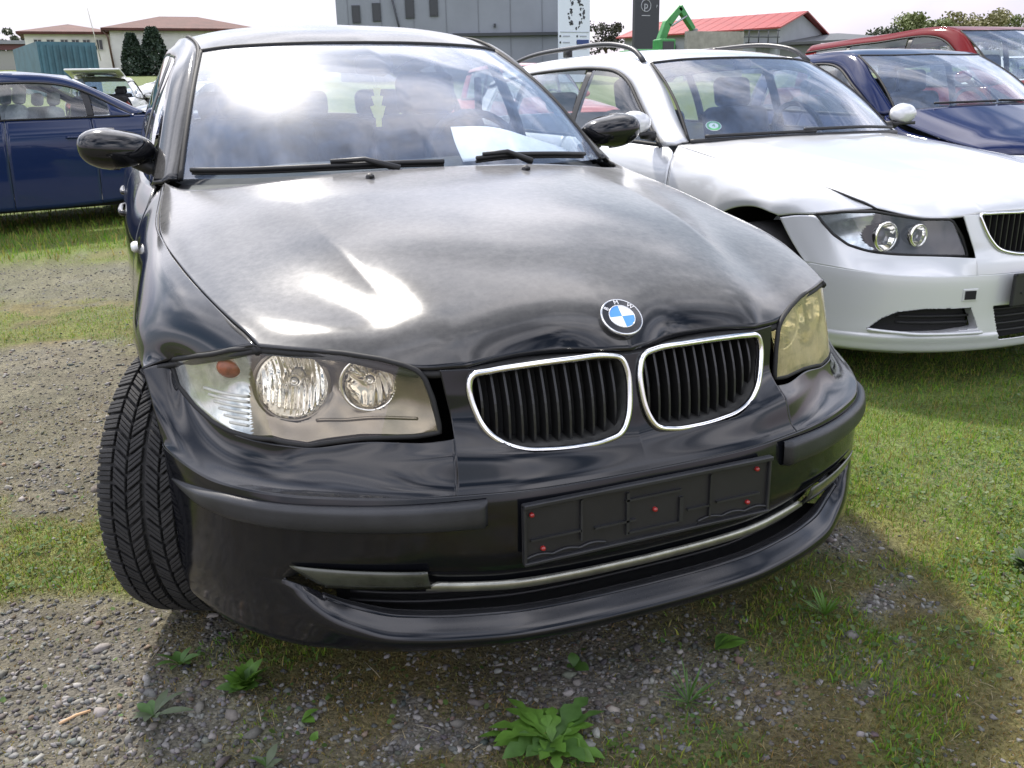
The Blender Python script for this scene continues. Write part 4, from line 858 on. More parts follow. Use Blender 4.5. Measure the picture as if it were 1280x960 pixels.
# cabin
def cabin(root, HDp, BSp, PIp, POp, PSp, rcp, SBp, doors, cutarch, pm, trimm, glassm, tailp, wsm=WS):
    Hc, Bc = crv(HDp, 30), crv(BSp, 30)
    ws_ = np.array([Bc+(Hc-Bc)*t+np.array([0, -.03, .024])*math.sin(math.pi*t) for t in np.linspace(0, 1, 16)]); gobj('windscreen', ws_, wsm, root)
    lp = [(-p[0], p[1], p[2]) for p in ws_[:, -1]]+[(-p[0], p[1], p[2]) for p in ws_[-1][::-1]]+[tuple(p) for p in ws_[-1][1:]]+[tuple(p) for p in ws_[::-1, -1]]
    V, F = tube(lp, .008, 6); obj('windscreen_seal', V, F, RUB, root)
    foot = [(-p[0], p[1]-.012, p[2]-.002) for p in Bc[::-1]]+[(p[0], p[1]-.012, p[2]-.002) for p in Bc[1:]]; V, F = tube(foot, .016, 6); obj('cowl_panel', V, F, PLAST, root)
    pi_, po, ps = crv(PIp, 60), crv(POp, 60), crv(PSp, 60)
    for s in (1, -1):
        gobj('roof_pillar', np.array([pi_, (pi_+po)/2+np.array([.004, -.004, .008]), po, (po+ps)/2+np.array([.006, -.002, .004]), ps]), pm, root, side=s, th=.012)
    n = len(rcp); re_ = [PIp[0]]*0
    hx, hy_ = HDp[-1][0], HDp[-1][1]; rr = []
    for k, c in enumerate(rcp):
        t = k/(n-1)
        if k == 0: e_ = np.array(HDp[-1]); m2 = np.array(HDp[len(HDp)//2])
        else:
            y = max(c[1], hy_+.02); e_ = np.array([np.interp(min(y, PIp[-1][1]), pi_[:, 1], pi_[:, a]) for a in range(3)]); m2 = np.array([e_[0]*.6, (c[1]*.6+e_[1]*.4), c[2]-(c[2]-e_[2])*.30])
        rr.append([np.array(c), m2, e_])
    RGx = grid(rr, 20, 40); gobj('roof', RGx, pm, root, th=.01)
    V, F = gridmesh(RGx-np.array([0, -.03, .035])); V, F = mirr(V, F); obj('headliner', V, F, HEADL, root)
    SGx = grid(SBp, 24, 100); ys = SGx[:, 10, 1]; cu = [0]+[int(np.argmin(abs(ys-d))) for d in doors]+[99]; belt = SGx[:, -1]
    for s in (1, -1):
        for k in range(len(cu)-1):
            nm = 'quarter_panel' if k == len(cu)-2 else ('front_door' if k == 0 else 'rear_door')
            dp = gobj(nm, trim(SGx[cu[k]:cu[k+1]+1], v0=.003, v1=.003), pm, root, side=s, th=.01, keep=lambda c, i, j: math.hypot(c[1]-cutarch[0], c[2]-.316) > cutarch[1])
            if k < len(cu)-2:
                hy = doors[k]-.16; xx = float(np.interp(hy, belt[:, 1], SGx[:, 13, 0])); zz = float(np.interp(hy, belt[:, 1], SGx[:, 17, 2])); V, F = tube([(s*(xx-.01), hy-.1, zz), (s*(xx+.012), hy-.08, zz), (s*(xx+.014), hy+.08, zz), (s*(xx-.01), hy+.1, zz)], .012, 8); obj('door_handle', V, F, pm, dp)
        y0 = PSp[0][1]+.02; ends = [y0]+list(doors)+[PSp[-1][1]]
        for k in range(len(ends)-1):
            a, b = ends[k]+(.03 if k else 0), ends[k+1]-.03
            if k == len(ends)-2: b = ends[-1]-.22
            def edge(ya, yb, top):
                src = ps if top else belt; yy = np.linspace(ya, yb, 12); yy = np.clip(yy, src[0, 1], src[-1, 1]); return np.stack([np.interp(yy, src[:, 1], src[:, q]) for q in range(3)], 1)
            B = edge(a, b, 0); T_ = edge(a+(.34 if k == 0 else .02), b, 1)
            gobj('side_glass', np.array([B+(T_-B)*t+np.array([.012, 0, 0])*math.sin(math.pi*t) for t in np.linspace(0, 1, 8)]), glassm, root, side=s)
            B = edge(b, b+(.06 if k < len(ends)-2 else .22), 0); T_ = edge(b, b+(.06 if k < len(ends)-2 else .22), 1)
            gobj('door_pillar', np.array([B+(T_-B)*t+np.array([.014, 0, 0])*math.sin(math.pi*t) for t in np.linspace(0, 1, 8)]), trimm if k < len(ends)-2 else pm, root, side=s, th=.02)
        V, F = tube([(s*(p[0]+.004), p[1], p[2]-.004) for p in ps], .010, 6); obj('window_trim', V, F, RUB, root)
        V, F = tube([(s*(p[0]+.002), p[1], p[2]) for p in belt[int(np.argmin(abs(belt[:, 1]-y0))):int(np.argmin(abs(belt[:, 1]-ends[-1])))]], .010, 6); obj('belt_trim', V, F, RUB, root)
    tg_ = grid(tailp, 20, 50); kz = int(np.argmin(abs(tg_[:, 0, 2]-tailp[1][0][2]))); gobj('rear_window', tg_[1:kz+1], glassm, root); gobj('tailgate', tg_[kz:], pm, root, th=.01)
def seats(root, y=2.3, z=.80, wheelx=.36, sm=SEATF, rear=3.2, dashy=1.75, dashz=.93):
    for s in (-.37, .37):
        st_ = cushion('front_seat', (s, y, z), (.48, .13, .62), sm, root, R(-16), .06); cushion('seat_cushion', (0, -.30, -.33), (.50, .52, .14), sm, st_, R(16), .06); cushion('headrest', (0, 0, .405), (.26, .09, .18), sm, st_, R(4), .045)
    b = cushion('rear_bench', (0, rear, z), (1.22, .16, .56), sm, root, R(-14), .06)
    for s in (-.38, .38): cushion('headrest', (s, 0, .36), (.24, .09, .13), sm, b, R(4), .04)
    V, F = box((0, dashy-.17, dashz-.12), (1.40, .42, .22)); bevel(obj('dashboard', V, F, INT, root), .06, 4)
    V, F = tube([(wheelx+.185*math.cos(a), dashy+.08+.06*math.sin(a), dashz+.0+.175*math.sin(a)) for a in np.linspace(0, 2*math.pi, 36, endpoint=False)], .015, 8, closed=True); sw = obj('steering_wheel', V, F, INT, root)
    V, F = box((wheelx, dashy+.08, dashz), (.34, .03, .05)); obj('wheel_spoke', V, F, INT, sw)
ESB = [[(.875,1.434,.20),(.895,1.434,.46),(.886,1.434,.70),(.860,1.444,.82),(.815,1.474,.89),(.785,1.56,.92)],
 [(.878,1.8,.20),(.900,1.8,.46),(.896,1.8,.70),(.876,1.8,.83),(.835,1.8,.905),(.805,1.8,.935)],
 [(.878,2.5,.20),(.905,2.5,.46),(.900,2.5,.70),(.882,2.5,.84),(.845,2.5,.925),(.81,2.5,.955)],
 [(.878,3.2,.22),(.905,3.2,.50),(.902,3.2,.70),(.884,3.2,.86),(.845,3.2,.94),(.81,3.2,.97)],
 [(.88,3.56,.30),(.908,3.56,.60),(.904,3.56,.75),(.882,3.56,.88),(.84,3.56,.955),(.80,3.56,.98)],
 [(.875,4.05,.26),(.89,4.06,.50),(.885,4.07,.70),(.86,4.08,.88),(.81,4.08,.97),(.77,4.07,1.0)],
 [(.78,4.45,.30),(.81,4.48,.50),(.80,4.47,.70),(.77,4.42,.88),(.72,4.36,.98),(.68,4.32,1.01)]]
cabin(est, [(0,1.95,1.358),(.2,1.965,1.356),(.40,2.005,1.350),(.562,2.065,1.336)], [(0,1.325,.955),(.2,1.34,.953),(.42,1.385,.949),(.60,1.455,.944),(.70,1.505,.941)],
 [(.705,1.50,.942),(.66,1.66,1.05),(.615,1.83,1.19),(.578,2.0,1.300),(.562,2.07,1.337),(.57,2.4,1.392),(.575,3.0,1.405),(.565,3.6,1.388),(.55,4.12,1.345)],
 [(.762,1.53,.928),(.724,1.68,1.033),(.682,1.86,1.163),(.642,2.04,1.283),(.615,2.17,1.333),(.612,2.45,1.37),(.618,3.0,1.378),(.61,3.6,1.355),(.595,4.1,1.31)],
 [(.80,1.60,.92),(.765,1.74,1.0),(.722,1.93,1.13),(.685,2.10,1.245),(.665,2.25,1.30),(.66,2.5,1.328),(.664,3.0,1.333),(.655,3.6,1.31),(.64,4.1,1.26)],
 [(0,1.95,1.358),(0,2.1,1.392),(0,2.4,1.428),(0,2.9,1.440),(0,3.5,1.428),(0,4.15,1.38)], ESB, (2.55, 3.40), (3.56, .385), SILVER, PLAST, SIDEG,
 [[(0,4.18,1.375),(.3,4.17,1.37),(.55,4.12,1.342)],[(0,4.38,1.05),(.34,4.36,1.05),(.64,4.30,1.02)],[(0,4.44,.9),(.38,4.42,.9),(.74,4.38,.9)],[(0,4.48,.6),(.40,4.46,.6),(.79,4.45,.6)],[(0,4.52,.45),(.4,4.5,.45),(.8,4.46,.45)],[(0,4.46,.27),(.4,4.45,.27),(.77,4.44,.27)]])
seats(est, 2.42, .79, .37, SEATF, 3.35, 1.82, .93)
RAILM = mat('roof_rail_grey', (.035, .035, .038), .4, .2)
for s in (1, -1):
    pts = crv([(s*.588,2.10,1.345),(s*.580,2.20,1.405),(s*.576,2.40,1.448),(s*.575,3.0,1.460),(s*.573,3.55,1.440),(s*.568,3.85,1.398),(s*.564,3.98,1.372)], 40); V, F = tube(pts, .0145, 8); rl_ = obj('roof_rail', V, F, RAILM, est)
    V, F = box((s*.572, 3.0, 1.44), (.022, .08, .06)); obj('rail_foot', V, F, RAILM, rl_)
    V, F = lathe([(0, -.085), (.045, -.078), (.075, -.04), (.085, 0), (.075, .025), (0, .03)], 24, 'y'); V = [(v[0]*1.35, v[1], v[2]*.88) for v in V]; mo = obj('door_mirror', V, F, SILVER, est, loc=(s*.925, 1.66, 1.035)); mo.scale = (.78, .8, .8)
    V, F = join(box((s*-.01, 0, -.066), (.20, .10, .022)), tube([(s*-.06, 0, -.07), (s*-.15, .0, -.085)], [.028, .034], 10)); obj('mirror_base', V, F, PLAST, mo)
    V, F = fan([(.10*math.cos(a), .06*math.sin(a)) for a in np.linspace(0, 2*math.pi, 24, endpoint=False)], lambda p: (p[0], .032, p[1]), 3); obj('mirror_glass', V, F, CHROME, mo)
for pts in ([(-.64,1.455,.965),(-.40,1.365,.972),(-.05,1.318,.975)], [(-.12,1.325,.985),(.30,1.335,.985),(.60,1.43,.972)]):
    V, F = tube(crv(pts, 20), .009, 6); obj('wiper', V, F, PLAST, est)
# emissions disc sticker in the windscreen corner
V, F = lathe([(0, .0), (.040, .0)], 28, 'y'); stk = obj('emissions_disc', V, F, mat('sticker_white', (.8, .85, .8), .6), est, loc=(-.545, 1.515, 1.012)); stk.rotation_euler = (R(-55), 0, R(-25))
V, F = lathe([(.024, -.002), (.036, -.002)], 28, 'y'); obj('disc_ring', V, F, mat('sticker_green', (.06, .35, .12), .6), stk)
V, F = text_mesh('4', .035, .0005); obj('disc_number', [(v.x, -.0025-v.z, v.y) for v in V], F, mat('sticker_green', (.06, .35, .12), .6), stk, smooth=False)
cushion('sensor_pod', (0, 1.99, 1.325), (.11, .05, .05), INT, est, R(-20), .018)

# ================================================================ other parked cars
def terr(x, y):
    t = max(0., y-6.); return .055*t*t/(t+6)
def simple_car(name, label, loc, rz, pm, L=4.2, W=1.74, H=1.46, cowl=1.15, head=1.85, belt=.93, nose=.72, kind='hatch', rearhead=None, doors=(2.30, 3.10), wsm=None, group='cars parked in the yard', seatm=None, rwheel=None):
    """compact but complete parked car: shell, bonnet, cabin, lamps, wheels"""
    c = empty(name, label, 'car', (loc[0], loc[1], loc[2] if len(loc) > 2 else terr(loc[0], loc[1]+2)), rz, group); hw = W/2; fa = .82; ra = rwheel or L-.85
    rh = rearhead or (L-.75 if kind == 'hatch' else L-1.55)
    # front shell: bonnet + wings + bumper as one smooth skin from sill to centre line
    def sec(y, w, zt, zs): return [(0, y, zt), (w*.55, y+.02, zt-.012), (w*.84, y+.04, zt-.05), (w*.97, y+.06, zs), (w, y+.06, zs-.18), (w*.99, y+.06, .36), (w*.95, y+.05, .18)]
    bon = [[(0,.03,nose), (hw*.4,.06,nose-.005), (hw*.7,.16,nose-.01), (hw*.88,.34,nose-.02)], [(0,.12,nose+.05), (hw*.4,.14,nose+.045), (hw*.72,.24,nose+.035), (hw*.91,.42,nose+.015)], [(0,cowl*.5,nose+.15), (hw*.4,cowl*.5+.02,nose+.145), (hw*.74,cowl*.5+.1,nose+.12), (hw*.93,cowl*.5+.2,nose+.07)], [(0,cowl-.02,belt+.045), (hw*.4,cowl+.03,belt+.04), (hw*.74,cowl+.2,belt+.02), (hw*.91,cowl+.34,belt-.02)]]
    gobj('bonnet', trim(grid(bon, 24, 30), v0=.003), pm, c, th=.01)
    wg = [[(hw*.88,.34,nose-.02),(hw*.93,.38,nose-.06),(hw*.96,.42,nose-.13)],[(hw*.91,.44,nose+.015),(hw*.965,.50,nose-.03),(hw*.985,.55,nose-.06)],[(hw*.93,fa,nose+.075),(hw*.985,fa,nose+.02),(hw*1.0,fa,.685)],[(hw*.925,fa+.3,nose+.13),(hw*.985,fa+.32,nose+.02),(hw*1.0,fa+.36,.38)],[(hw*.91,cowl+.34,belt-.02),(hw*.98,cowl+.30,belt-.16),(hw*.985,cowl+.26,.22)]]
    bmp = [[(0,.03,nose-.01),(hw*.4,.055,nose-.015),(hw*.7,.15,nose-.02),(hw*.88,.335,nose-.03),(hw*.96,.42,nose-.13)],[(0,-.01,.52),(hw*.4,.02,.52),(hw*.72,.12,.52),(hw*.93,.34,.52),(hw*.98,.44,.50)],[(0,-.03,.42),(hw*.4,.0,.42),(hw*.72,.10,.42),(hw*.94,.33,.42),(hw*.985,.44,.42)],[(0,.01,.20),(hw*.4,.04,.20),(hw*.7,.13,.20),(hw*.92,.36,.20),(hw*.96,.47,.20)]]
    for s in (1, -1):
        gobj('wing', grid(wg, 12, 30), pm, c, side=s, th=.006)
        bg_ = grid(bmp, 40, 20)
    gobj('front_bumper', bg_, pm, c, th=.006)
    LMPM = mat('plain_lamp_lens', (.62, .63, .62), .12, .3, coat=1, nscale=25, nvar=.3)
    for s in (1, -1):
        lg = grid([[(hw*.52,.055,nose-.02),(hw*.70,.135,nose-.015),(hw*.87,.31,nose-.012),(hw*.90,.40,nose+.0)],[(hw*.54,.035,nose-.13),(hw*.72,.12,nose-.13),(hw*.885,.30,nose-.11),(hw*.93,.42,nose-.06)]], 16, 8)-np.array([0, .012, 0]); gobj('headlamp', lg, LMPM, c, side=s, th=.01)
    V, F = box((0, .005, nose-.09), (hw*.9, .03, .08)); bevel(obj('grille', V, F, DARK, c, smooth=False), .008); V, F = box((0, -.015, .31), (hw*1.1, .03, .12)); bevel(obj('intake', V, F, DARK, c, smooth=False), .008)
    wb, wt = hw*.93, hw*.70
    sb = [[(hw*.985,cowl+.265,.22),(hw*.995,cowl+.27,.50),(hw*.98,cowl+.305,belt-.16),(hw*.93,cowl+.35,belt-.02)],[(hw*.985,2.0,.20),(hw*1.0,2.0,.50),(hw*.99,2.0,belt-.14),(wb,2.0,belt)],[(hw*.985,ra-.5,.22),(hw*1.0,ra-.5,.50),(hw*.99,ra-.5,belt-.12),(wb,ra-.5,belt+.02)],[(hw*.985,ra+.1,.3),(hw*1.0,ra+.1,.55),(hw*.985,ra+.1,belt-.10),(wb*.99,ra+.1,belt+.03)],[(hw*.90,L-.16,.26),(hw*.93,L-.14,.5),(hw*.90,L-.16,belt-.1),(hw*.82,L-.2,belt+.03)]]
    sb = [[*r[:1], *r[1:]] for r in sb]
    zr = H-.075
    PI_ = [(wb*.90,cowl+.30,belt+.005),(wt*1.12,(cowl+head)/2+.22,(belt+zr)/2+.03),(wt,head+.12,zr),(wt*1.0,(head+rh)/2,zr+.035),(wt*.96,rh-.1,zr-.0)]
    PO_ = [(wb*.965,cowl+.35,belt-.01),(wt*1.20,(cowl+head)/2+.27,(belt+zr)/2+.01),(wt*1.07,head+.2,zr-.025),(wt*1.07,(head+rh)/2,zr+.0),(wt*1.03,rh-.08,zr-.035)]
    PS_ = [(wb,cowl+.42,belt-.005),(wt*1.26,(cowl+head)/2+.34,(belt+zr)/2-.02),(wt*1.13,head+.28,zr-.07),(wt*1.13,(head+rh)/2,zr-.045),(wt*1.08,rh-.06,zr-.085)]
    if kind != 'hatch': PI_.append((wb*.82, L-.95, belt+.06)); PO_.append((wb*.92, L-1.0, belt+.05)); PS_.append((wb*.97, L-1.10, belt+.03))
    if kind == 'hatch': tail = [[(0,rh+.02,H-.04),(wt*.5,rh+.01,H-.05),(wt*.96,rh-.08,zr)],[(0,L-.28,belt+.06),(wb*.5,L-.30,belt+.06),(wb*.85,L-.36,belt+.04)],[(0,L-.10,belt-.08),(wb*.5,L-.12,belt-.08),(hw*.86,L-.18,belt-.06)],[(0,L-.03,.5),(wb*.5,L-.05,.5),(hw*.93,L-.13,.5)],[(0,L-.06,.26),(wb*.5,L-.08,.26),(hw*.9,L-.15,.26)]]
    else: tail = [[(0,rh+.02,H-.04),(wt*.5,rh+.01,H-.05),(wt*.96,rh-.08,zr)],[(0,L-.82,belt+.06),(wb*.5,L-.84,belt+.06),(wb*.80,L-.92,belt+.05)],[(0,L-.42,belt+.05),(wb*.5,L-.44,belt+.05),(hw*.84,L-.50,belt+.03)],[(0,L-.06,belt+.02),(wb*.5,L-.08,belt+.02),(hw*.84,L-.17,belt+.0)],[(0,L-.02,.5),(wb*.5,L-.04,.5),(hw*.93,L-.13,.5)],[(0,L-.06,.26),(wb*.5,L-.08,.26),(hw*.9,L-.15,.26)]]
    cabin(c, [(0,head,H-.075),(wt*.5,head+.025,H-.08),(wt,head+.12,zr)], [(0,cowl+.03,belt+.04),(wb*.45,cowl+.09,belt+.03),(wb*.90,cowl+.30,belt+.005)], PI_, PO_, PS_, [(0,head,H-.075),(0,head+.3,H-.02),(0,(head+rh)/2,H),(0,rh,H-.03)], sb, doors, (ra, .36), pm, PLAST, SIDEG, tail, wsm or WS)
    seats(c, head+.48, belt-.15, .36, seatm or SEATF, rh-.55 if kind == 'hatch' else rh-.25, cowl+.60, belt-.02)
    for s in (1, -1):
        wheel(c, (s*(hw-.11), fa, .31), 0, s, r=.31, wd=.19, detail=False, rimr=.19); wheel(c, (s*(hw-.11), ra, .31), 0, s, r=.31, wd=.19, detail=False, rimr=.19)
        for yc in (fa, ra): rows = [[(s*x, yc-.36*math.cos(a), max(.15, .31+.355*math.sin(a))) for a in np.linspace(-.4, math.pi+.4, 24)] for x in (hw-.02, hw-.3)]; V, F = gridmesh(np.array(rows)); obj('arch_liner', V, F, DARK, c)
        V, F = lathe([(0, -.07), (.045, -.06), (.07, 0), (.06, .03), (0, .035)], 16, 'y'); V = [(v[0]*1.3, v[1], v[2]*.85) for v in V]; mo = obj('door_mirror', V, F, pm, c, loc=(s*(hw+.07), cowl+.55, belt+.08))
        V, F = tube([(s*-.04, 0, -.03), (s*-.15, .02, -.07)], .022, 8); obj('mirror_stalk', V, F, PLAST, mo)
        V, F = lathe([(0, .0), (.07, .0), (.07, .03)], 4, 'y'); V = [(v[0]*.9, v[1], v[2]*1.2) for v in V]; obj('tail_lamp', V, F, mat('tail_lamp_red', (.35, .02, .02), .2, coat=1), c, loc=(s*hw*.80, L-.12, belt-.14))
    for pts in ([(-.52,cowl+.14,belt+.062),(-.05,cowl+.05,belt+.068)], [(-.02,cowl+.05,belt+.072),(.48,cowl+.13,belt+.062)]): V, F = tube(pts, .009, 6); obj('wiper', V, F, PLAST, c)
    V, F = box((0, L/2, .2), (W*.84, L*.86, .06)); obj('underbody', V, F, DARK, c, smooth=False)
    return c
BLUE = paint('dark_blue_paint', (.006, .012, .055), metal=.0, rough=.35, dust=.03, crough=.05)
BLUE2 = paint('royal_blue_paint', (.012, .024, .075), metal=.0, rough=.35, dust=.03, crough=.05)
MAROON = paint('maroon_paint', (.14, .010, .010), rough=.35, dust=.04, coat=.6, crough=.06)
WHITE = paint('white_paint', (.74, .74, .74), rough=.3, dust=.10)
DGREEN = paint('dark_grey_green_paint', (.03, .045, .045), rough=.35, dust=.15)
PINK = paint('sunlit_red_paint', (.50, .10, .09), rough=.4, dust=.2, dustcol=(.6, .5, .5))  # red car; pink tone and pale dust paint in the overexposed sunlit roof
LSEAT = mat('grey_seat_fabric', (.30, .32, .31), .85, nscale=30, nvar=.2)
simple_car('blue_hatchback', 'dark blue hatchback parked beyond the silver estate car', (5.03, 2.55, 0), R(-4), BLUE, L=3.95, W=1.70, H=1.50, cowl=.98, head=1.78, belt=1.00, nose=.76)
simple_car('maroon_people_carrier', 'dusty maroon people carrier parked behind the dark blue hatchback', (7.95, 4.25, .02), R(-2), MAROON, L=5.1, W=1.76, H=1.80, cowl=.86, head=1.72, belt=1.18, nose=.86, doors=(2.45, 3.45))
simple_car('blue_saloon', 'royal blue saloon seen from the side at the left edge', (-4.30, 8.45, .063), R(-74.7), BLUE2, L=4.55, W=1.76, H=1.46, cowl=1.30, head=1.95, belt=1.0, nose=.74, kind='saloon', doors=(2.25, 3.05), seatm=LSEAT)
simple_car('red_hatchback', 'red hatchback in a sunlit pink tone, only its roof showing between the black hatchback and the estate', (5.9, 11.5), R(6), PINK, L=4.0, W=1.70, H=1.55)
simple_car('dark_compact_car', 'dark grey green compact car behind the royal blue saloon', (-1.15, 19.5, .30), R(-62), DGREEN, L=3.9, W=1.66, H=1.42)
simple_car('white_saloon', 'white saloon far behind, in front of the clipped conifers', (-1.05, 29.4, .92), R(-70), WHITE, L=4.4, W=1.76, H=1.42, kind='saloon', doors=(2.15, 2.95))
simple_car('white_hatchback', 'white hatchback farther back beside the white saloon', (-.2, 35.5, 1.25), R(-80), WHITE, L=4.2, W=1.76, H=1.52)
simple_car('white_car', 'white car at the right edge beyond the maroon people carrier', (22.9, 16.5), R(-15), WHITE, L=4.2, W=1.76, H=1.62)
tail = simple_car('white_hatchback', 'white hatchback with its tailgate raised, behind the royal blue saloon', (-.9, 28.1, .48), R(172), WHITE, L=4.1, W=1.72, H=1.50)
for ch in list(tail.children):
    if ch.name.startswith(('tailgate', 'rear_window')): bpy.data.objects.remove(ch)
V, F = box((0, 3.72, 1.54), (1.28, .95, .05), Matrix.Rotation(R(10), 3, 'X')); rt_ = bevel(obj('raised_tailgate', V, F, WHITE, tail), .02)
V, F = box((0, 3.82, 1.515), (1.0, .5, .02), Matrix.Rotation(R(10), 3, 'X')); obj('rear_window', V, F, SIDEG, rt_)
V, F = box((0, 3.55, .75), (1.2, .9, .5)); bevel(obj('boot_lining', V, F, DARK, tail), .05)
# ================================================================ ground: one sheet, gravel track with grass and moss
rng = np.random.default_rng(7)
def hash2(ix, iy, sd):
    v = np.sin(ix*127.1+iy*311.7+sd*74.7)*43758.5453; return v-np.floor(v)
def vnoise(x, y, sd=0):
    ix, iy = np.floor(x), np.floor(y); fx, fy = x-ix, y-iy; fx = fx*fx*(3-2*fx); fy = fy*fy*(3-2*fy)
    a, b, c, d = hash2(ix, iy, sd), hash2(ix+1, iy, sd), hash2(ix, iy+1, sd), hash2(ix+1, iy+1, sd)
    return (a*(1-fx)+b*fx)*(1-fy)+(c*(1-fx)+d*fx)*fy
def fbm(x, y, sd=0, o=4):
    s = 0; a = .5; t = 0
    for k in range(o): s = s+a*vnoise(x*2**k, y*2**k, sd+k*13); t += a; a *= .5
    return s/t
def sstep(a, b, x):
    t = np.clip((x-a)/(b-a), 0, 1); return t*t*(3-2*t)
def terrv(x, y):
    t = np.maximum(0., y-6.); return .055*t*t/(t+6)
def relief(x, y):
    near = np.exp(-((x-.5)**2+(y-1)**2)/60.); return terrv(x, y)+near*((fbm(x*.9, y*.9, 3)-.5)*.05*0+(fbm(x*6, y*6, 5)-.5)*.016)-.004
def masks(x, y):
    """grass, moss weights (rest is gravel) at ground points"""
    n = fbm(x*1.7+3, y*1.7, 11); n2 = fbm(x*4.1, y*4.1+7, 23); n3 = fbm(x*9, y*9, 31)
    right = sstep(.72, 1.22, x+.55*(n-.5)+.12*(.2-y)*0)
    front = (1-sstep(.9, 1.3, x))*(1-sstep(.55, .9, y))*sstep(-1.0, -.7, x)
    left = 1-sstep(-.95, -.75, x)
    yy = y+.9*(n-.5)+.35*(x+1.2)
    lb = np.clip(sstep(6.2, 6.8, yy)+.85*sstep(3.3, 3.7, yy)*(1-sstep(4.5, 4.9, yy))+.95*sstep(.72, .95, yy)*(1-sstep(1.35, 1.7, yy))*sstep(.42, .58, n2+.12), 0, 1)
    grass = np.clip(right*(.55+.9*n2)+front*.46*sstep(.46, .62, n2)+left*lb*.62*sstep(.36, .56, n2+.06)+sstep(6.5, 8, y)*.8, 0, 1)
    grass = np.where((np.abs(x) < .85) & (y > .5) & (y < 6), grass*.15, grass)
    moss = np.clip((front*1.15+left*.75*(.45+lb)+right*.22)*sstep(.34, .52, n*.5+n3*.5+.06), 0, 1)
    # pockets of bare stones near the bumper and beside the tyre
    for (cx, cy, r, k) in ((-.10, .02, .24, .9), (.15, -.02, .2, .7), (-.85, .25, .16, .9), (-.72, .03, .16, .6), (.80, .30, .12, .9), (-1.02, .50, .14, .7), (-1.25, .32, .2, .5)):
        d = np.exp(-(((x-cx)**2+(y-cy)**2)/(r*r))); moss = moss*(1-k*d); grass = grass*(1-k*d)
    return grass, moss
def lines(a0, a1, step, lim0, lim1, g=1.16):
    L_ = list(np.arange(a0, a1, step)); s = step; v = a1
    while v < lim1: L_.append(v); s *= g; v += s
    L_.append(lim1); s = step; v = a0
    while v > lim0: s *= g; v -= s; L_.insert(0, max(v, lim0))
    return np.array(L_)
gx = lines(-2.4, 3.2, .026, -260, 260); gy = lines(-1.0, 4.6, .026, -120, 320)
X, Y = np.meshgrid(gx, gy); Z = relief(X, Y); V = np.stack([X, Y, Z], -1).reshape(-1, 3); nu_, nv_ = len(gx), len(gy)
idx = np.arange(nu_*nv_).reshape(nv_, nu_); F = np.stack([idx[:-1, :-1], idx[:-1, 1:], idx[1:, 1:], idx[1:, :-1]], -1).reshape(-1, 4)
def fastmesh(name, V, F, m, col=None, smooth=False):
    me = bpy.data.meshes.new(name); k = F.shape[1]; me.vertices.add(len(V)); me.vertices.foreach_set('co', V.astype(np.float32).ravel()); me.loops.add(F.size); me.loops.foreach_set('vertex_index', F.astype(np.int32).ravel())
    me.polygons.add(len(F)); me.polygons.foreach_set('loop_start', np.arange(0, F.size, k, dtype=np.int32)); me.polygons.foreach_set('loop_total', np.full(len(F), k, np.int32))
    if smooth: me.polygons.foreach_set('use_smooth', np.ones(len(F), bool))
    if col is not None:
        a = me.color_attributes.new('tone', 'FLOAT_COLOR', 'POINT'); a.data.foreach_set('color', np.concatenate([col, np.ones((len(col), 1))], 1).astype(np.float32).ravel())
    me.update(); me.validate(); me.materials.append(m); o = bpy.data.objects.new(name, me); COL.objects.link(o); return o
def tone_mat(name, rough=.9, trans=0., nscale=0, bmp=0, var=.3):
    m, t, p, o = nt(name); a = t.nodes.new('ShaderNodeAttribute'); a.attribute_name = 'tone'; src = a.outputs['Color']; p.inputs['Roughness'].default_value = rough; p.inputs['Specular IOR Level'].default_value = .3
    if nscale:
        n = noisy(t, nscale, 8, .72); r = ramp(t, n.outputs[0], .25, (1-var,)*3, .75, (1+var,)*3); mm = t.nodes.new('ShaderNodeMix'); mm.data_type = 'RGBA'; mm.blend_type = 'MULTIPLY'; mm.inputs[0].default_value = 1; t.links.new(src, mm.inputs[6]); t.links.new(r.outputs[0], mm.inputs[7]); src = mm.outputs[2]
        if bmp: bump(t, p, n.outputs[0], bmp, .012)
    t.links.new(src, p.inputs['Base Color'])
    if trans:
        tl = t.nodes.new('ShaderNodeBsdfTranslucent'); t.links.new(src, tl.inputs[0]); mi = t.nodes.new('ShaderNodeMixShader'); mi.inputs[0].default_value = trans; t.links.new(p.outputs[0], mi.inputs[1]); t.links.new(tl.outputs[0], mi.inputs[2]); t.links.new(mi.outputs[0], o.inputs[0])
    return m
def ground_tone(x, y):
    g, mo = masks(x, y); fd = np.exp(-((x-.5)**2+y**2)/170.)[..., None]; n = .5+(fbm(x*13, y*13, 41)[..., None]-.5)*fd; n2 = .5+(fbm(x*2.3, y*2.3, 47)[..., None]-.5)*fd; g = g*fd[..., 0]+(1-fd[..., 0])*.8; mo = mo*fd[..., 0]+(1-fd[..., 0])*.3
    grav = np.array([.150, .142, .126])*(.65+.7*n); soil = np.array([.10, .082, .058])*(.7+.6*n); ms = (np.array([.105, .108, .030])*(1-n2)+np.array([.17, .112, .036])*n2)*(.6+.8*n); gr = np.array([.105, .155, .024])*(.6+.8*n)
    c = grav*(.62+.38*n2)+soil*.15; c = c*(1-mo[..., None]*.85)+ms*mo[..., None]*.85; c = c*(1-g[..., None]*.85)+gr*g[..., None]*.85; return np.clip(c, 0, 1)
gc = ground_tone(X.ravel(), Y.ravel())
GM = tone_mat('ground_surface', .95, nscale=55, bmp=.8, var=.45); t = GM.node_tree; p = t.nodes['Principled BSDF']
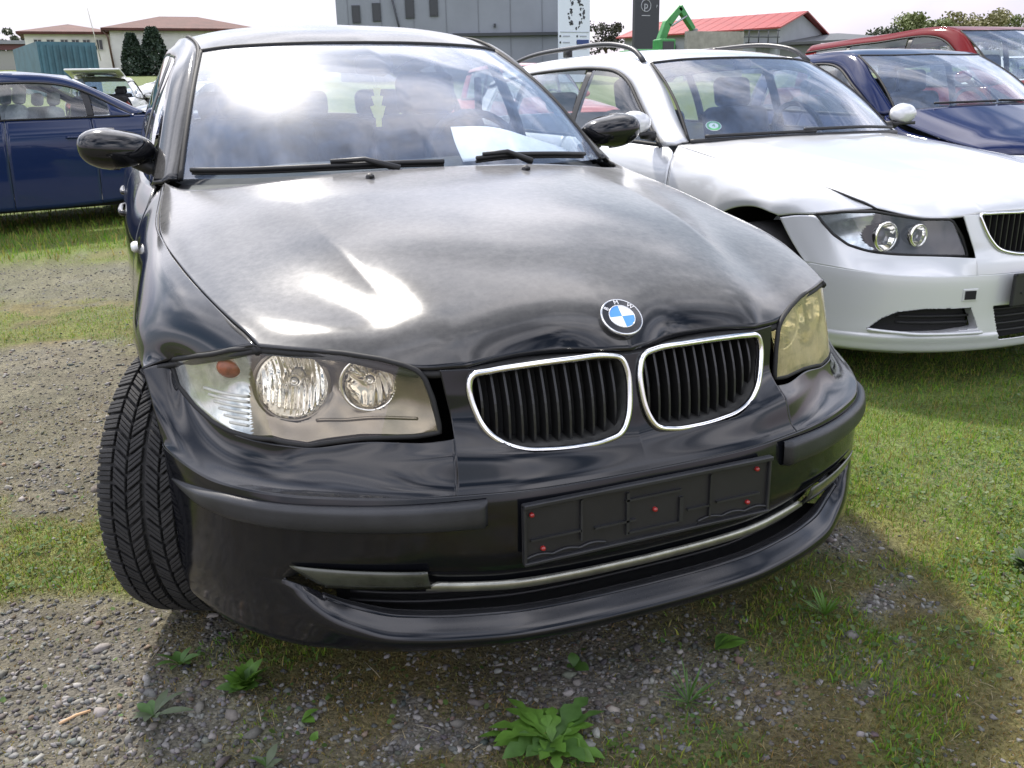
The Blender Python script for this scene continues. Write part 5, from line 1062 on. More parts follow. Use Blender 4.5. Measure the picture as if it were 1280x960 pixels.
vo = t.nodes.new('ShaderNodeTexVoronoi'); vo.inputs['Scale'].default_value = 120; tcg = t.nodes.new('ShaderNodeTexCoord'); t.links.new(tcg.outputs['Object'], vo.inputs['Vector'])
vr = ramp(t, vo.outputs['Color'], .1, (.62,)*3, .9, (1.42,)*3); vm = t.nodes.new('ShaderNodeMix'); vm.data_type = 'RGBA'; vm.blend_type = 'MULTIPLY'; vm.inputs[0].default_value = .85
old = p.inputs['Base Color'].links[0].from_socket; t.links.new(old, vm.inputs[6]); t.links.new(vr.outputs[0], vm.inputs[7]); t.links.new(vm.outputs[2], p.inputs['Base Color'])
vb = t.nodes.new('ShaderNodeBump'); vb.inputs['Strength'].default_value = .7; vb.inputs['Distance'].default_value = .006; vb.invert = True; t.links.new(vo.outputs['Distance'], vb.inputs['Height']); t.links.new(p.inputs['Normal'].links[0].from_socket, vb.inputs['Normal']); t.links.new(vb.outputs[0], p.inputs['Normal'])
gnd = fastmesh('ground', V, F, GM, gc, True); gnd['kind'] = 'structure'; gnd['label'] = 'uneven gravel ground grown over with moss and grass'

def scatter(n, x0, x1, y0, y1, wfun, falloff=1.6):
    """rejection sample: density by weight and by nearness to the viewer's side of the yard"""
    out_ = []; tot = 0; c = [(x0, y0), (x1, y0), (x0, y1), (x1, y1)]; rm = max(math.hypot(a+.8, b+1.4) for a, b in c); k = 120000
    for _ in range(60):
        r = rng.uniform(.9, rm, k); a = rng.uniform(-.9, 1.75, k); x = -.8+r*np.sin(a); y = -1.4+r*np.cos(a); q = (x > x0) & (x < x1) & (y > y0) & (y < y1); x, y, r = x[q], y[q], r[q]
        w_ = wfun(x, y)*np.minimum(1, (1.7/r)**(falloff-1)); q = rng.uniform(0, 1, len(x)) < w_; out_.append(np.stack([x[q], y[q]], 1)); tot += int(q.sum())
        if tot >= n: break
    return np.concatenate(out_)[:n]
def under_car(x, y): return ((np.abs(x) < .75) & (y > .55)) | ((np.abs(x-2.5) < .85) & (y > 1.7)) | ((np.abs(x-5) < .8) & (y > 3))
# ---- loose stones
ico = bmesh.new(); bmesh.ops.create_icosphere(ico, subdivisions=1, radius=1); ico.verts.ensure_lookup_table(); IV = np.array([v.co[:] for v in ico.verts]); IF = np.array([[v.index for v in f.verts] for f in ico.faces]); ico.free()
def stones(name, pts, smin, smax, m, label, pw=2.2, tint=(1, 1, 1)):
    n = len(pts); sz = smin+(smax-smin)*rng.uniform(0, 1, n)**pw; k = len(IV)
    jit = IV[None]*(1+rng.uniform(-.48, .42, (n, k, 1))); sc_ = np.stack([sz*rng.uniform(.8, 1.5, n), sz*rng.uniform(.7, 1.1, n), sz*rng.uniform(.35, .75, n)], 1)[:, None]
    v = jit*sc_; a = rng.uniform(0, 6.28, n); b = rng.normal(0, .35, n); ca, sa = np.cos(a)[:, None], np.sin(a)[:, None]; cb, sb_ = np.cos(b)[:, None], np.sin(b)[:, None]
    y1, z1 = v[..., 1]*cb-v[..., 2]*sb_, v[..., 1]*sb_+v[..., 2]*cb; x2, y2 = v[..., 0]*ca-y1*sa, v[..., 0]*sa+y1*ca
    z0 = relief(pts[:, 0], pts[:, 1])+sz*.22
    v = np.stack([x2+pts[:, :1], y2+pts[:, 1:2], z1+z0[:, None]], -1).reshape(-1, 3); f = (IF[None]+np.arange(n)[:, None, None]*k).reshape(-1, 3)
    g = .075+.20*rng.uniform(0, 1, n)**1.6; hue = rng.normal(0, .005, (n, 3)); base = (g[:, None]*np.array([1.0, .965, .90])+hue)*np.array(tint); warm = rng.uniform(0, 1, n) < .05; base[warm] *= np.array([1.1, .85, .68])
    o = fastmesh(name, v, f, m, np.repeat(np.clip(base, .05, .75), k, 0)); o['kind'] = 'stuff'; o['label'] = label; o['category'] = 'gravel'; return o
STONE = tone_mat('stone', .9, nscale=160, var=.25)
def wgrav(x, y): g, m_ = masks(x, y); return np.clip(1-g*1.15-m_*.85, .05, 1)*np.where(under_car(x, y), .25, 1)
stones('gravel', scatter(42000, -2.6, 1.4, -.75, 7.5, wgrav, 1.6), .0018, .0080, STONE, 'loose grey gravel in the track and under the bumper')
stones('coarse_gravel', scatter(600, -2.2, 1.3, -.6, 4, lambda x, y: wgrav(x, y)**1.5, 1.2), .008, .017, STONE, 'larger pale stones lying among the gravel', 2.5, (1.25, 1.22, 1.18))
# ---- grass, moss, clover
def blades(name, pts, h0, h1, w0, m, cols, label, lean=.55, seg=2):
    n = len(pts); h = h0+(h1-h0)*rng.uniform(0, 1, n)**1.6; a = rng.uniform(0, 6.28, n); ln = h*rng.uniform(.1, 1, n)*lean*1.6; la = rng.uniform(0, 6.28, n); w_ = w0*rng.uniform(.6, 1.3, n)
    z0 = relief(pts[:, 0], pts[:, 1])-.002; dx, dy = np.cos(a)*w_, np.sin(a)*w_; lx, ly = np.cos(la)*ln, np.sin(la)*ln
    P0 = np.stack([pts[:, 0], pts[:, 1], z0], 1); Dv = np.stack([dx, dy, 0*dx], 1); Lv = np.stack([lx, ly, 0*lx], 1); up_ = np.array([0, 0, 1.])
    m1 = P0+Lv*.35+up_*(h*.62)[:, None]; tip = P0+Lv+up_*h[:, None]
    v = np.stack([P0-Dv, P0+Dv, m1-Dv*.75, m1+Dv*.75, tip], 1).reshape(-1, 3); b = np.arange(n)[:, None]*5
    f = np.concatenate([b+np.array([0, 1, 3]), b+np.array([0, 3, 2]), b+np.array([2, 3, 4])]); ci = rng.integers(0, len(cols), n); c = np.array(cols)[ci]*rng.uniform(.7, 1.3, (n, 1))
    patch = (.8+.5*fbm(pts[:, 0]*3, pts[:, 1]*3, 61))[:, None]; c = c*patch
    o = fastmesh(name, v, f, m, np.repeat(np.clip(c, 0, 1), 5, 0)); o['kind'] = 'stuff'; o['label'] = label; o['category'] = 'grass'; return o
BLADE = tone_mat('grass_blade', .6, .35)
def wgr(x, y): g, m_ = masks(x, y); return np.clip(g*1.1-.12, 0, 1)*np.where(under_car(x, y), .12, 1)
GC = [(.155, .285, .022), (.205, .30, .030), (.115, .25, .022), (.26, .29, .040), (.30, .26, .085), (.095, .225, .026), (.25, .20, .06)]
blades('grass', scatter(120000, .3, 4.6, -1.0, 5.2, wgr, 1.35), .007, .028, .0015, BLADE, GC, 'short trampled grass on the right side of the yard')
blades('grass', scatter(46000, -3.4, .6, -.8, 9.5, wgr, 1.3), .006, .026, .0016, BLADE, GC, 'patchy grass growing beside the gravel track on the left')
blades('grass', scatter(26000, -4, 9, 2.5, 16, lambda x, y: wgr(x, y)*np.where((x > 1.6) | (y > 6.6), 1, 0), .8), .03, .10, .004, BLADE, GC, 'longer grass under and between the parked cars')
blades('moss', scatter(80000, -1.6, 1.5, -.8, 2.6, lambda x, y: masks(x, y)[1]*np.where(under_car(x, y), .2, 1), 1.3), .003, .012, .0013, BLADE, [(.20, .165, .040), (.24, .15, .045), (.135, .135, .035), (.26, .21, .09), (.115, .14, .035)], 'brown and olive moss between the stones', 1.0)
blades('thatch', scatter(42000, -1.7, 1.9, -.9, 2.6, lambda x, y: np.clip(masks(x, y)[1]*.9+masks(x, y)[0]*.35+.06, 0, 1)*np.where(under_car(x, y), .2, 1), 1.3), .004, .011, .0009, BLADE, [(.20, .16, .075), (.26, .20, .11), (.13, .125, .045), (.16, .115, .05), (.11, .125, .04), (.33, .28, .17)], 'matted dry grass and moss stems in front of the black hatchback', 3.2)
blades('dry_straw', scatter(700, -1.5, 2.2, -.8, 2.2, lambda x, y: .5+0*x, 1.2), .004, .012, .0010, BLADE, [(.42, .35, .20), (.34, .27, .15), (.5, .44, .3)], 'dry straw scattered over the ground', 5.5)
def clover(name, pts, s0, s1, cols, label):
    n = len(pts); s = rng.uniform(s0, s1, n); a = rng.uniform(0, 6.28, n); z = relief(pts[:, 0], pts[:, 1])+rng.uniform(.004, .022, n); t1, t2 = rng.normal(0, .35, n), rng.normal(0, .35, n); ring = [(0, -.2), (.5, .1), (.55, .6), (.2, .95), (-.2, .95), (-.55, .6), (-.5, .1)]
    vv = []
    for (u, q) in ring:
        lx, ly = u*s, q*s; vv.append(np.stack([pts[:, 0]+lx*np.cos(a)-ly*np.sin(a), pts[:, 1]+lx*np.sin(a)+ly*np.cos(a), z+lx*t1+ly*t2], 1))
    v = np.stack(vv, 1).reshape(-1, 3); f = np.arange(n)[:, None]*7+np.arange(7)[None]; c = np.array(cols)[rng.integers(0, len(cols), n)]*rng.uniform(.75, 1.3, (n, 1))
    o = fastmesh(name, v, f, BLADE, np.repeat(c, 7, 0)); o['kind'] = 'stuff'; o['label'] = label; o['category'] = 'ground cover'; return o
clover('clover', scatter(20000, .4, 4.2, -.9, 4.5, lambda x, y: wgr(x, y)*sstep(.42, .58, fbm(x*2.2, y*2.2, 71)), 1.35), .003, .011, [(.070, .125, .03), (.10, .155, .05), (.055, .11, .025), (.14, .18, .085)], 'clover leaves in the grass on the right')
clover('clover', scatter(5000, -2.6, .4, -.6, 6, lambda x, y: np.clip(wgr(x, y)+.05*masks(x, y)[1], 0, 1), 1.2), .004, .010, [(.075, .13, .03), (.10, .16, .04), (.06, .12, .03)], 'small leaves of weeds beside the gravel track')
# ---- single weeds
def leaf_mesh(L, W, teeth=0, curl=.3, fold=.25, n=9):
    V = []; F = []
    for i in range(n+1):
        t = i/n; wv = W*math.sin(math.pi*min(1, t*.96+.04))**.8*(1 if not teeth else (.45+.55*abs(math.sin(t*math.pi*teeth)))); wv *= (.35+.65*min(1, t*2.4))
        y = L*t; z = curl*L*(t-.9*t*t)*1.2; V += [(-wv, y, z+fold*wv), (0, y, z), (wv, y, z+fold*wv)]
    for i in range(n): a = 3*i; F += [(a, a+1, a+4, a+3), (a+1, a+2, a+5, a+4)]
    return V, F
WEEDM = [mat('weed_leaf_bright', (.115, .24, .035), .5, nscale=40, nvar=.25), mat('weed_leaf_mid', (.075, .16, .035), .55, nscale=40, nvar=.3), mat('weed_leaf_grey', (.12, .15, .09), .6, nscale=40, nvar=.2)]
for m_ in WEEDM:
    t = m_.node_tree; p = t.nodes['Principled BSDF']; o_ = t.nodes['Material Output']; tl = t.nodes.new('ShaderNodeBsdfTranslucent'); tl.inputs[0].default_value = (.16, .30, .04, 1); mi = t.nodes.new('ShaderNodeMixShader'); mi.inputs[0].default_value = .35; t.links.new(p.outputs[0], mi.inputs[1]); t.links.new(tl.outputs[0], mi.inputs[2]); t.links.new(mi.outputs[0], o_.inputs[0])
def weed(name, label, x, y, n, L, W, mt, teeth=0, elev=(.1, .7), seed=1, arc=(0, 6.283), curl=.35):
    r = random.Random(seed); z = float(relief(np.array([x]), np.array([y]))[0]); root = empty(name, label, 'weed', (x, y, z), 0, 'weeds in front of the black hatchback')
    for k in range(n):
        l = L*r.uniform(.45, 1.12); V, F = leaf_mesh(l, W*r.uniform(.75, 1.2), teeth, curl*r.uniform(.6, 1.3)); a = arc[0]+(arc[1]-arc[0])*(k+r.uniform(-.3, .3))/n; e = r.uniform(*elev)
        Mx = Matrix.Rotation(a, 3, 'Z') @ Matrix.Rotation(e, 3, 'X') @ Matrix.Rotation(r.uniform(-.4, .4), 3, 'Y'); V = [tuple(Mx @ Vector(v)+Vector((0, 0, .006))) for v in V]
        obj('leaf', V, F, mt if r.random() < .8 else WEEDM[1], root)
    return root
weed('dandelion', 'large dandelion rosette with toothed leaves at the bottom centre', -.235, -.115, 26, .130, .024, WEEDM[0], 6, (-.05, .38), 3)
weed('chickweed', 'bright green leafy weed beneath the bumper, right of the front tyre', -.742, .285, 40, .062, .013, WEEDM[0], 0, (.1, 1.1), 5)
weed('plantain', 'grey green plantain with narrow leaves on the lit gravel', -.920, .270, 9, .080, .009, WEEDM[2], 0, (.05, .45), 8)
weed('seedling', 'small dark weed in the shade beside the front tyre', -.862, .432, 9, .06, .011, WEEDM[1], 0, (.15, .8), 9)
weed('dock_leaf', 'single broad bright leaf lying below the chickweed', -.655, .135, 2, .040, .012, WEEDM[0], 0, (.1, .3), 12, (4.2, 5.6))
weed('leaf_sprout', 'tiny leaf nearest the bottom edge left of the dandelion', -.634, .070, 2, .028, .009, WEEDM[0], 0, (.1, .3), 13, (.5, 2.0))
weed('young_dock', 'pair of broad green leaves below the number plate holder', .215, .012, 4, .075, .017, WEEDM[0], 0, (.1, .45), 15, (4.0, 5.6))
weed('shade_weed', 'dark leafy sprig under the middle of the bumper', -.095, .075, 4, .04, .012, WEEDM[1], 0, (.2, .8), 17)
weed('grass_tuft', 'tuft of long grass right of the dandelion', .06, -.12, 26, .085, .0022, WEEDM[1], 0, (.3, 1.25), 19, (0, 6.28), .2)
weed('sprig', 'small pale sprig at the bottom edge under the left headlamp', -.735, .03, 7, .04, .007, WEEDM[2], 0, (.1, .8), 21)
weed('clover_plant', 'pale grey green clump in the grass at the right edge', 1.12, -.02, 60, .055, .012, WEEDM[2], 0, (.1, .9), 23)
weed('grass_clump', 'thick green grass clump in the moss right of the bumper', .52, .02, 40, .075, .0024, WEEDM[0], 0, (.3, 1.2), 25, (0, 6.28), .2)
V, F = tube([(0, 0, .004), (.03, .012, .006), (.055, .018, .004)], .0028, 6); stick = obj('wood_splinter', V, F, mat('pale_wood', (.55, .36, .2), .8), loc=(-1.09, .315, .004)); tag(stick, 'pale orange wood splinter on the gravel at the lower left', 'twig')
# ================================================================ background
def plainbox(name, c, s, m, parent=None, bev=0):
    V, F = box(c, s); o = obj(name, V, F, m, parent, smooth=False)
    if bev: bevel(o, bev)
    return o
PLASTER = mat('white_plaster', (.80, .79, .74), .9, nscale=.6, nvar=.10, bmp=.1, bscale=6); ROOFR = mat('red_brown_tiles', (.095, .036, .028), .85, nscale=1.2, nvar=.25); WGLASS = mat('dark_window', (.04, .045, .05), .1); WFRAME = mat('window_frame', (.55, .55, .52), .6); GUTTER = mat('brown_gutter', (.12, .07, .05), .5)
def hip(name, x0, x1, y0, y1, ze, zr, parent, ov=.5):
    x0 -= ov; x1 += ov; y0 -= ov; y1 += ov; d = min((y1-y0)/2, (x1-x0)/2); ym = (y0+y1)/2
    V = [(x0, y0, ze), (x1, y0, ze), (x1, y1, ze), (x0, y1, ze), (x0+d, ym, zr), (x1-d, ym, zr), (x0, y0, ze-.18), (x1, y0, ze-.18), (x1, y1, ze-.18), (x0, y1, ze-.18)]
    return obj(name, V, [(0, 1, 5, 4), (1, 2, 5), (2, 3, 4, 5), (3, 0, 4), (0, 6, 7, 1), (1, 7, 8, 2), (2, 8, 9, 3), (3, 9, 6, 0), (6, 9, 8, 7)], ROOFR, parent, smooth=False)
def win(parent, x, y, z, w_, h_, fm=WFRAME, gm=WGLASS):
    f = plainbox('window', (x, y-.03, z), (w_, .12, h_), fm, parent); plainbox('pane', (x-w_*.24, y-.075, z), (w_*.40, .04, h_*.84), gm, f); plainbox('pane', (x+w_*.24, y-.075, z), (w_*.40, .04, h_*.84), gm, f); return f
b1 = empty('white_house', 'long white two storey building with red brown hipped roof at the upper left', 'building', (0, 80, 3.2))
plainbox('wall', (4.2, 4, 1.95), (11.0, 8, 4.3), PLASTER, b1); plainbox('wing_wall', (-4.4, 5.5, 1.85), (6.2, 7, 4.1), PLASTER, b1)
hip('roof', -1.3, 9.7, 0, 8, 4.05, 5.3, b1, .6); hip('wing_roof', -7.5, -1.3, 2, 9, 3.9, 4.75, b1, .5)
for x in (-6.6, -5.7, -4.7, -3.9, -3.1, -2.2): win(b1, x, 2, 2.95, .55, .85)
for x in (.3, 1.9, 5.2): win(b1, x, 0, 2.85, .95, .9)
for x in (6.6, 7.9): win(b1, x, 0, 2.95, .8, .7)
V, F = tube([(-1.75, -.2, 3.9), (-1.45, -.15, 3.4), (-1.3, -.12, .0)], .08, 8); obj('downpipe', V, F, GUTTER, b1)
V, F = tube([(-2.6, 1.2, 5.4), (-2.2, 1.2, 1.6)], .04, 6); pole = obj('flag_pole', V, F, mat('pale_pole', (.6, .58, .5), .6)); pole.location = (0, 78, 3.2); tag(pole, 'thin pale pole in front of the white house wing', 'pole')
# farther outbuilding at the left border
b2 = empty('low_shed', 'low shed with brown fascia at the far left border', 'building', (-12.5, 108, 4.6)); plainbox('wall', (0, 2, 1.2), (7, 5, 2.6), mat('grey_beige_wall', (.33, .33, .30), .9), b2); plainbox('fascia', (0, -.6, 2.85), (7.4, .3, .55), mat('brown_fascia', (.12, .05, .05), .7), b2); plainbox('roof', (0, 2, 3.3), (7.6, 6, .35), mat('grey_sheet_roof', (.25, .26, .28), .6), b2)
# teal shipping container
TEAL = mat('teal_container_paint', (.05, .13, .17), .55, nscale=1.5, nvar=.25); ct_ = empty('shipping_container', 'teal steel container standing in front of the white house', 'container', (-3.55, 46, 1.45), R(14))
plainbox('body', (0, 0, 1.25), (2.30, 6, 2.45), TEAL, ct_)
for i in range(9): plainbox('rib', (-1.0+.25*i, -3.03, 1.25), (.10, .06, 2.2), TEAL, ct_)
for i in range(16): plainbox('rib', (1.17, -2.8+.37*i, 1.25), (.06, .16, 2.2), TEAL, ct_)
# grey industrial block
GREYC = mat('grey_cladding', (.23, .25, .29), .6, nscale=.4, nvar=.08); DGREY = mat('dark_grey_trim', (.045, .05, .06), .5)
b3 = empty('grey_office_block', 'large grey clad industrial building behind the black hatchback roof', 'building', (18.6-18.6*math.cos(R(-16)), 55-18.6*math.sin(R(-16)), 1.5), R(-16))
plainbox('wall', (18.6, 6, 3.9), (14.2, 12, 8.2), GREYC, b3)
for x, z, w_, h_ in ((12.7, 4.9, .50, 1.0), (13.95, 5.0, .52, 1.05), (15.98, 5.25, .55, 1.25), (17.45, 5.35, .52, 1.25)):
    f = plainbox('window', (x, -.02, z), (w_, .12, h_), DGREY, b3); plainbox('pane', (x, -.07, z), (w_*.8, .05, h_*.88), WGLASS, f)
for i in range(7): plainbox('cladding_joint', (12.2+2.0*i, -.01, 4.2), (.03, .04, 8.0), mat('grey_joint', (.17, .18, .21), .6), b3)
plainbox('canopy_band', (22.1, -.12, 3.62), (7.1, .35, .18), DGREY, b3); V, F = tube([(14.9, -.15, 5.9), (15.45, -.15, 3.2)], .06, 8); obj('downpipe', V, F, DGREY, b3); V, F = tube([(25.68, -.2, 8), (25.68, -.2, 1.5)], .07, 8); obj('downpipe', V, F, DGREY, b3)
plainbox('lamp', (21.2, -.1, 4.15), (.12, .15, .2), DGREY, b3)
# banner sign
bn = empty('banner_sign', 'tall white banner sign with scattered dark marks beside the grey building', 'sign', (24.5, 50, 2.2)); plainbox('panel', (0, 0, 2.4), (2.06, .12, 4.9), mat('banner_white', (.68, .74, .84), .6), bn)
for sx in (-.95, .95): V, F = tube([(sx, .1, -.3), (sx, .1, 4.6)], .05, 8); obj('post', V, F, DGREY, bn)
rb = random.Random(4)
for k in range(44):
    a = rb.uniform(0, 6.28); rr_ = rb.uniform(.35, .72); x = .42*math.cos(a)*rb.uniform(.6, 1.3)+.1; z = 3.85+.85*math.sin(a); s1 = rb.uniform(.03, .10); V = [(s1*math.cos(q)*rb.uniform(.5, 1.3), -.075, s1*math.sin(q)*rb.uniform(.5, 1.5)) for q in np.linspace(0, 6.28, 7)[:-1]]; V += [(v[0], -.055, v[2]) for v in V]; V = [(v[0]+x, v[1], v[2]+z) for v in V]
    obj('printed_mark', V, [tuple(range(6)), tuple(reversed(range(6, 12)))]+[(i, 6+i, 6+(i+1) % 6, (i+1) % 6) for i in range(6)], DGREY, bn, smooth=False)
plainbox('rule', (0, -.07, 2.78), (1.9, .03, .035), mat('banner_grey_print', (.35, .38, .45), .6), bn)
for z in (2.55, 2.2, 1.85):
    for x in (-.62, .5): plainbox('printed_line', (x+.08, -.07, z), (.45, .03, .07), mat('banner_grey_print', (.35, .38, .45), .6), bn); plainbox('bullet', (x-.32, -.07, z), (.09, .03, .11), DGREY, bn)
plainbox('blue_box', (.55, -.075, 2.22), (.80, .03, .26), mat('banner_blue_print', (.03, .06, .2), .6), bn)
# dark pylon with a circled letter
py = empty('sign_pylon', 'dark grey pylon sign with a circled letter P', 'sign', (35.3, 60, 2.6)); plainbox('panel', (0, 0, 2.9), (2.05, .35, 6.2), mat('pylon_dark', (.035, .038, .048), .5), py); PR_ = mat('pylon_print', (.42, .43, .47), .6)
V, F = tube([(-.12+.40*math.cos(a), -.19, 4.95+.40*math.sin(a)) for a in np.linspace(0, 6.283, 40, endpoint=False)], .028, 6, closed=True); obj('circle', V, F, PR_, py); V, F = text_mesh('p', .72, .01); obj('letter', [(v.x-.12, -.19-v.z, v.y+4.97) for v in V], F, PR_, py, smooth=False); plainbox('printed_line', (-.12, -.19, 4.28), (.7, .03, .05), PR_, py); V, F = text_mesh('P', .3, .01); obj('letter', [(v.x*.8+.8, -.19-v.z, v.y+4.9) for v in V], F, PR_, py, smooth=False)
# red roofed hall
hall = empty('red_roofed_hall', 'grey hall with a bright red metal roof behind the excavator', 'building', (46.6, 68.5, 3.2), R(-58)); HW = mat('hall_grey', (.30, .32, .34), .7, nscale=.5, nvar=.1); HR = mat('red_metal_roof', (.30, .04, .032), .5, nscale=.8, nvar=.12)
plainbox('wall', (-1.2, 6, 1.3), (14.4, 11.6, 4.0), HW, hall)
V = [(6.0, 0, 3.3), (6.0, 12, 3.3), (6.0, 6, 4.6), (-8.4, 0, 3.3), (-8.4, 12, 3.3), (-8.4, 6, 4.6)]; obj('gable', V, [(0, 1, 2), (5, 4, 3), (0, 3, 4, 1)], HW, hall, smooth=False)
for sg, y0, y1 in ((1, -.5, 6), (2, 12.5, 6)): V = [(-8.9, y0, 3.15), (6.5, y0, 3.15), (6.5, y1, 4.75), (-8.9, y1, 4.75)]; V += [(v[0], v[1], v[2]+.12) for v in V]; obj('roof_slope', V, [(0, 1, 2, 3), (7, 6, 5, 4), (0, 4, 5, 1), (1, 5, 6, 2), (2, 6, 7, 3), (3, 7, 4, 0)], HR, hall, smooth=False)
for i in range(15): V, F = tube([(-8.5+1.05*i, -.5, 3.27), (-8.5+1.05*i, 6, 4.88)], .014, 4); obj('roof_seam', V, F, HR, hall)
for x, w_ in ((-4.2, 2.2), (-1.4, 1.2), (.4, 1.0)): plainbox('doorway', (x, -.03, 1.2), (w_, .1, 2.4), DGREY, hall)
# low dark shed and a skip to the right of it
sh = empty('dark_roofed_shed', 'long low shed with dark grey roof right of the red roofed hall', 'building', (55.5, 64, 3.0)); plainbox('wall', (0, 3, .9), (13, 6, 2.4), mat('shed_wall', (.17, .18, .17), .9), sh); V = [(-7, -.5, 2.0), (7, -.5, 2.6), (7, 6.5, 3.4), (-7, 6.5, 2.8)]; V += [(v[0], v[1], v[2]+.2) for v in V]; obj('roof', V, [(3, 2, 1, 0), (4, 5, 6, 7), (0, 1, 5, 4), (1, 2, 6, 5), (2, 3, 7, 6), (3, 0, 4, 7)], mat('dark_sheet_roof', (.085, .09, .095), .6), sh, smooth=False)
sk_ = empty('scrap_skip', 'grey concrete bay under the arm of the green excavator', 'skip', (33.8, 49, 2.0)); plainbox('side', (0, 0, 1.55), (4.2, .3, 2.9), mat('concrete_grey', (.30, .29, .26), .9, nscale=2, nvar=.2), sk_); plainbox('end', (2.0, 1.2, 1.55), (.3, 2.2, 2.9), mat('concrete_grey', (.30, .29, .26), .9), sk_)
for i in range(4): V, F = tube([(2.6+.75*i, 0, 2.2), (2.6+.75*i, 0, 3.1)], .04, 6); obj('rail_post', V, F, DGREY, sk_)
for z in (2.7, 3.1): V, F = tube([(2.2, 0, z), (5.0, 0, z)], .035, 6); obj('rail', V, F, DGREY, sk_)
# green excavator
ex = empty('excavator', 'green material handler with raised bent arm in front of the red roofed hall', 'excavator', (30.2, 50.5, 2.1)); GRN = mat('machine_green', (.055, .26, .075), .45, nscale=3, nvar=.2)
def beam(name, a, b, w0, w1, m, parent):
    a, b = Vector(a), Vector(b); t = (b-a).normalized(); n = Vector((0, 1, 0)); k = t.cross(n).normalized(); V = []
    for p, w_ in ((a, w0), (b, w1)):
        for (u, q) in ((-1, -1), (1, -1), (1, 1), (-1, 1)): V.append(tuple(p+k*u*w_+n*q*.22))
    return bevel(obj(name, V, [(0, 1, 2, 3), (7, 6, 5, 4), (0, 4, 5, 1), (1, 5, 6, 2), (2, 6, 7, 3), (3, 7, 4, 0)], m, parent, smooth=False), .03)
plainbox('chassis', (-.3, 0, .55), (2.6, 2.4, .5), DGREY, ex, .05); plainbox('upper_body', (-.6, 0, 1.35), (2.4, 2.2, 1.1), GRN, ex, .1); plainbox('cab', (.5, -.6, 1.75), (1.1, 1.0, 1.5), GRN, ex, .08); plainbox('cab_window', (.5, -1.11, 1.95), (.8, .03, .8), WGLASS, ex)
beam('boom', (.25, 0, 1.6), (1.05, 0, 3.5), .22, .24, GRN, ex); beam('boom', (1.02, 0, 3.42), (1.95, 0, 4.42), .25, .18, GRN, ex); beam('stick', (1.85, 0, 4.45), (2.95, 0, 3.15), .18, .13, GRN, ex)
V, F = tube([(1.2, -.3, 3.3), (2.3, -.3, 3.9)], .06, 8); obj('ram', V, F, mat('ram_steel', (.4, .4, .42), .3, .8), ex)
for sx in (-.25, .25): beam('grab_arm', (2.98, sx, 3.15), (3.05+sx, sx, 2.55), .09, .05, mat('grab_grey', (.25, .25, .25), .6), ex)
for sx in (-1.2, .6):
    for sy in (-1.1, 1.1): V, F = lathe([(0, -.2), (.42, -.2), (.5, -.1), (.5, .1), (.42, .2), (0, .2)], 20, 'y', (sx, sy, .45)); obj('wheel', V, F, TYRE, ex)
# trees: leaf cards through the crown volume
def tree(name, label, x, y, z, h, rx, seed, m, n=2600, kind='round', group='trees on the skyline', s=.16):
    r = np.random.default_rng(seed); root = empty(name, label, 'tree', (x, y, z), 0, group)
    if kind == 'cone':
        t = r.uniform(0, 1, n)**.8; a = r.uniform(0, 6.283, n); prof = np.where(t < .15, .75+t*1.6, 1.0-.72*((t-.15)/.85)**1.6); rad = rx*prof*np.sqrt(r.uniform(.55, 1, n)); P_ = np.stack([np.cos(a)*rad, np.sin(a)*rad, t*h], 1)
    else:
        k = 16; c = np.stack([r.normal(0, .45, k)*rx, r.normal(0, .45, k)*rx, h*(.42+.5*r.uniform(0, 1, k))], 1); cr0 = r.uniform(.25, .5, k)*rx; ci = r.integers(0, k, n); d = r.normal(0, 1, (n, 3)); d /= np.linalg.norm(d, axis=1)[:, None]; P_ = c[ci]+d*(cr0[ci]*r.uniform(.5, 1.05, n))[:, None]*np.array([1, 1, .8])
    d1 = r.normal(0, 1, (n, 3)); d1 /= np.linalg.norm(d1, axis=1)[:, None]; d2 = np.cross(d1, r.normal(0, 1, (n, 3))); d2 /= np.linalg.norm(d2, axis=1)[:, None]; sz = (s*r.uniform(.6, 1.4, n))[:, None]
    v = np.stack([P_-d1*sz, P_+d2*sz*.55, P_+d1*sz, P_-d2*sz*.55], 1).reshape(-1, 3); f = np.arange(n*4).reshape(n, 4); o = fastmesh('crown', v, f, m); o.parent = root
    V, F = tube([(0, 0, -.3), (.05*rx, 0, h*.35), (.0, .05*rx, h*.7)], [rx*.10, rx*.07, rx*.03], 8); tr_ = obj('trunk', V, F, mat('bark', (.10, .075, .055), .9, nscale=8), root)
    for q in range(4):
        a = q*1.6+seed; V, F = tube([(0, 0, h*.35), (math.cos(a)*rx*.4, math.sin(a)*rx*.4, h*.6)], [rx*.05, rx*.015], 6); obj('limb', V, F, mat('bark', (.10, .075, .055), .9), root)
    return root
def leafm(name, col):
    m = mat(name, col, .6, nscale=1.5, nvar=.35); return m
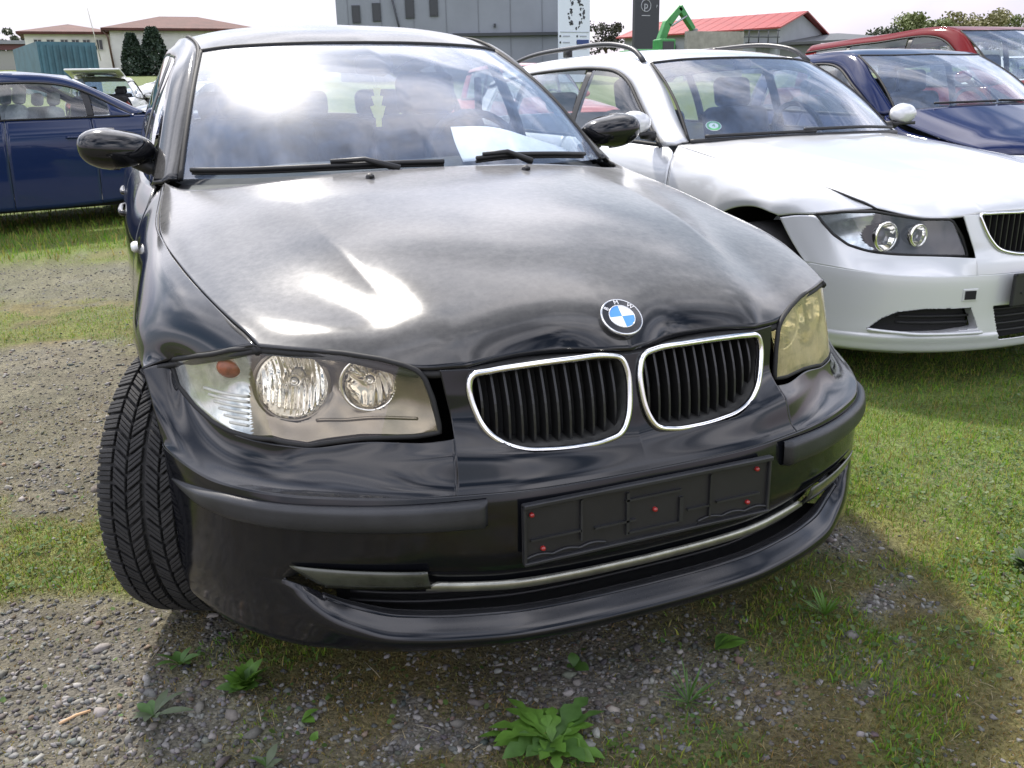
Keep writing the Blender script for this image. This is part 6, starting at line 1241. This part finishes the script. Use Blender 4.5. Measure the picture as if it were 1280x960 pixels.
CON = leafm('conifer_leaf', (.022, .042, .024)); L1 = leafm('spring_leaf', (.15, .18, .06)); L2 = leafm('dark_leaf', (.06, .075, .04)); L3 = leafm('olive_leaf', (.19, .18, .075))
tree('clipped_conifer', 'clipped dark conifer before the white house, the left one of the pair', .15, 77.5, 3.4, 3.3, .98, 1, CON, 3000, 'cone', 'conifers by the white house', .14)
tree('clipped_conifer', 'clipped dark conifer before the white house, the taller right one', 1.72, 77.5, 3.4, 3.75, 1.22, 2, CON, 3600, 'cone', 'conifers by the white house', .14)
tree('far_tree', 'dark ragged tree at the left border above the shed', -13.5, 118, 5, 5.2, 1.5, 4, L2, 1500, s=.2); tree('far_tree', 'small dark tree just left of the white house roof', -10.7, 116, 5, 4.6, 1.0, 5, L2, 1200, s=.2)
tree('bare_tree', 'brownish tree between the banner sign and the pylon', 48, 90, 4.4, 4.6, 2.0, 6, leafm('brown_leaf', (.05, .052, .035)), 1500, s=.18)
for k, (x, y, h, rx, m_, lb) in enumerate([(86, 90, 4.9, 2.6, L2, 'dark tree at the left end of the skyline trees'), (91, 91, 6.6, 2.4, L1, 'loose pale green tree with thin top, second of the skyline trees'), (95.5, 92, 6.4, 3.2, L1, 'pale green tree in the middle of the skyline trees'), (101, 92, 6.6, 3.4, L3, 'olive tree right of the middle of the skyline trees'), (106.5, 92, 6.8, 3.4, L3, 'broad olive tree near the right border'), (112, 93, 7.2, 3.6, L1, 'tall green tree at the right border')]):
    tree('skyline_tree', lb, x, y, 4.0, h, rx, 10+k, m_, 2600, s=.22)
# pale garden wall and white sheds below the skyline trees
wl_ = empty('pale_boundary_wall', 'pale grey boundary wall below the skyline trees', 'wall', (92, 80, 3.4)); plainbox('panel', (0, 0, .9), (36, .3, 2.6), mat('pale_wall_grey', (.36, .36, .34), .9, nscale=1, nvar=.2), wl_)
for i in range(13): plainbox('pier', (-18+3*i, -.2, 1.0), (.35, .2, 2.8), mat('pale_wall_grey', (.36, .36, .34), .9), wl_)
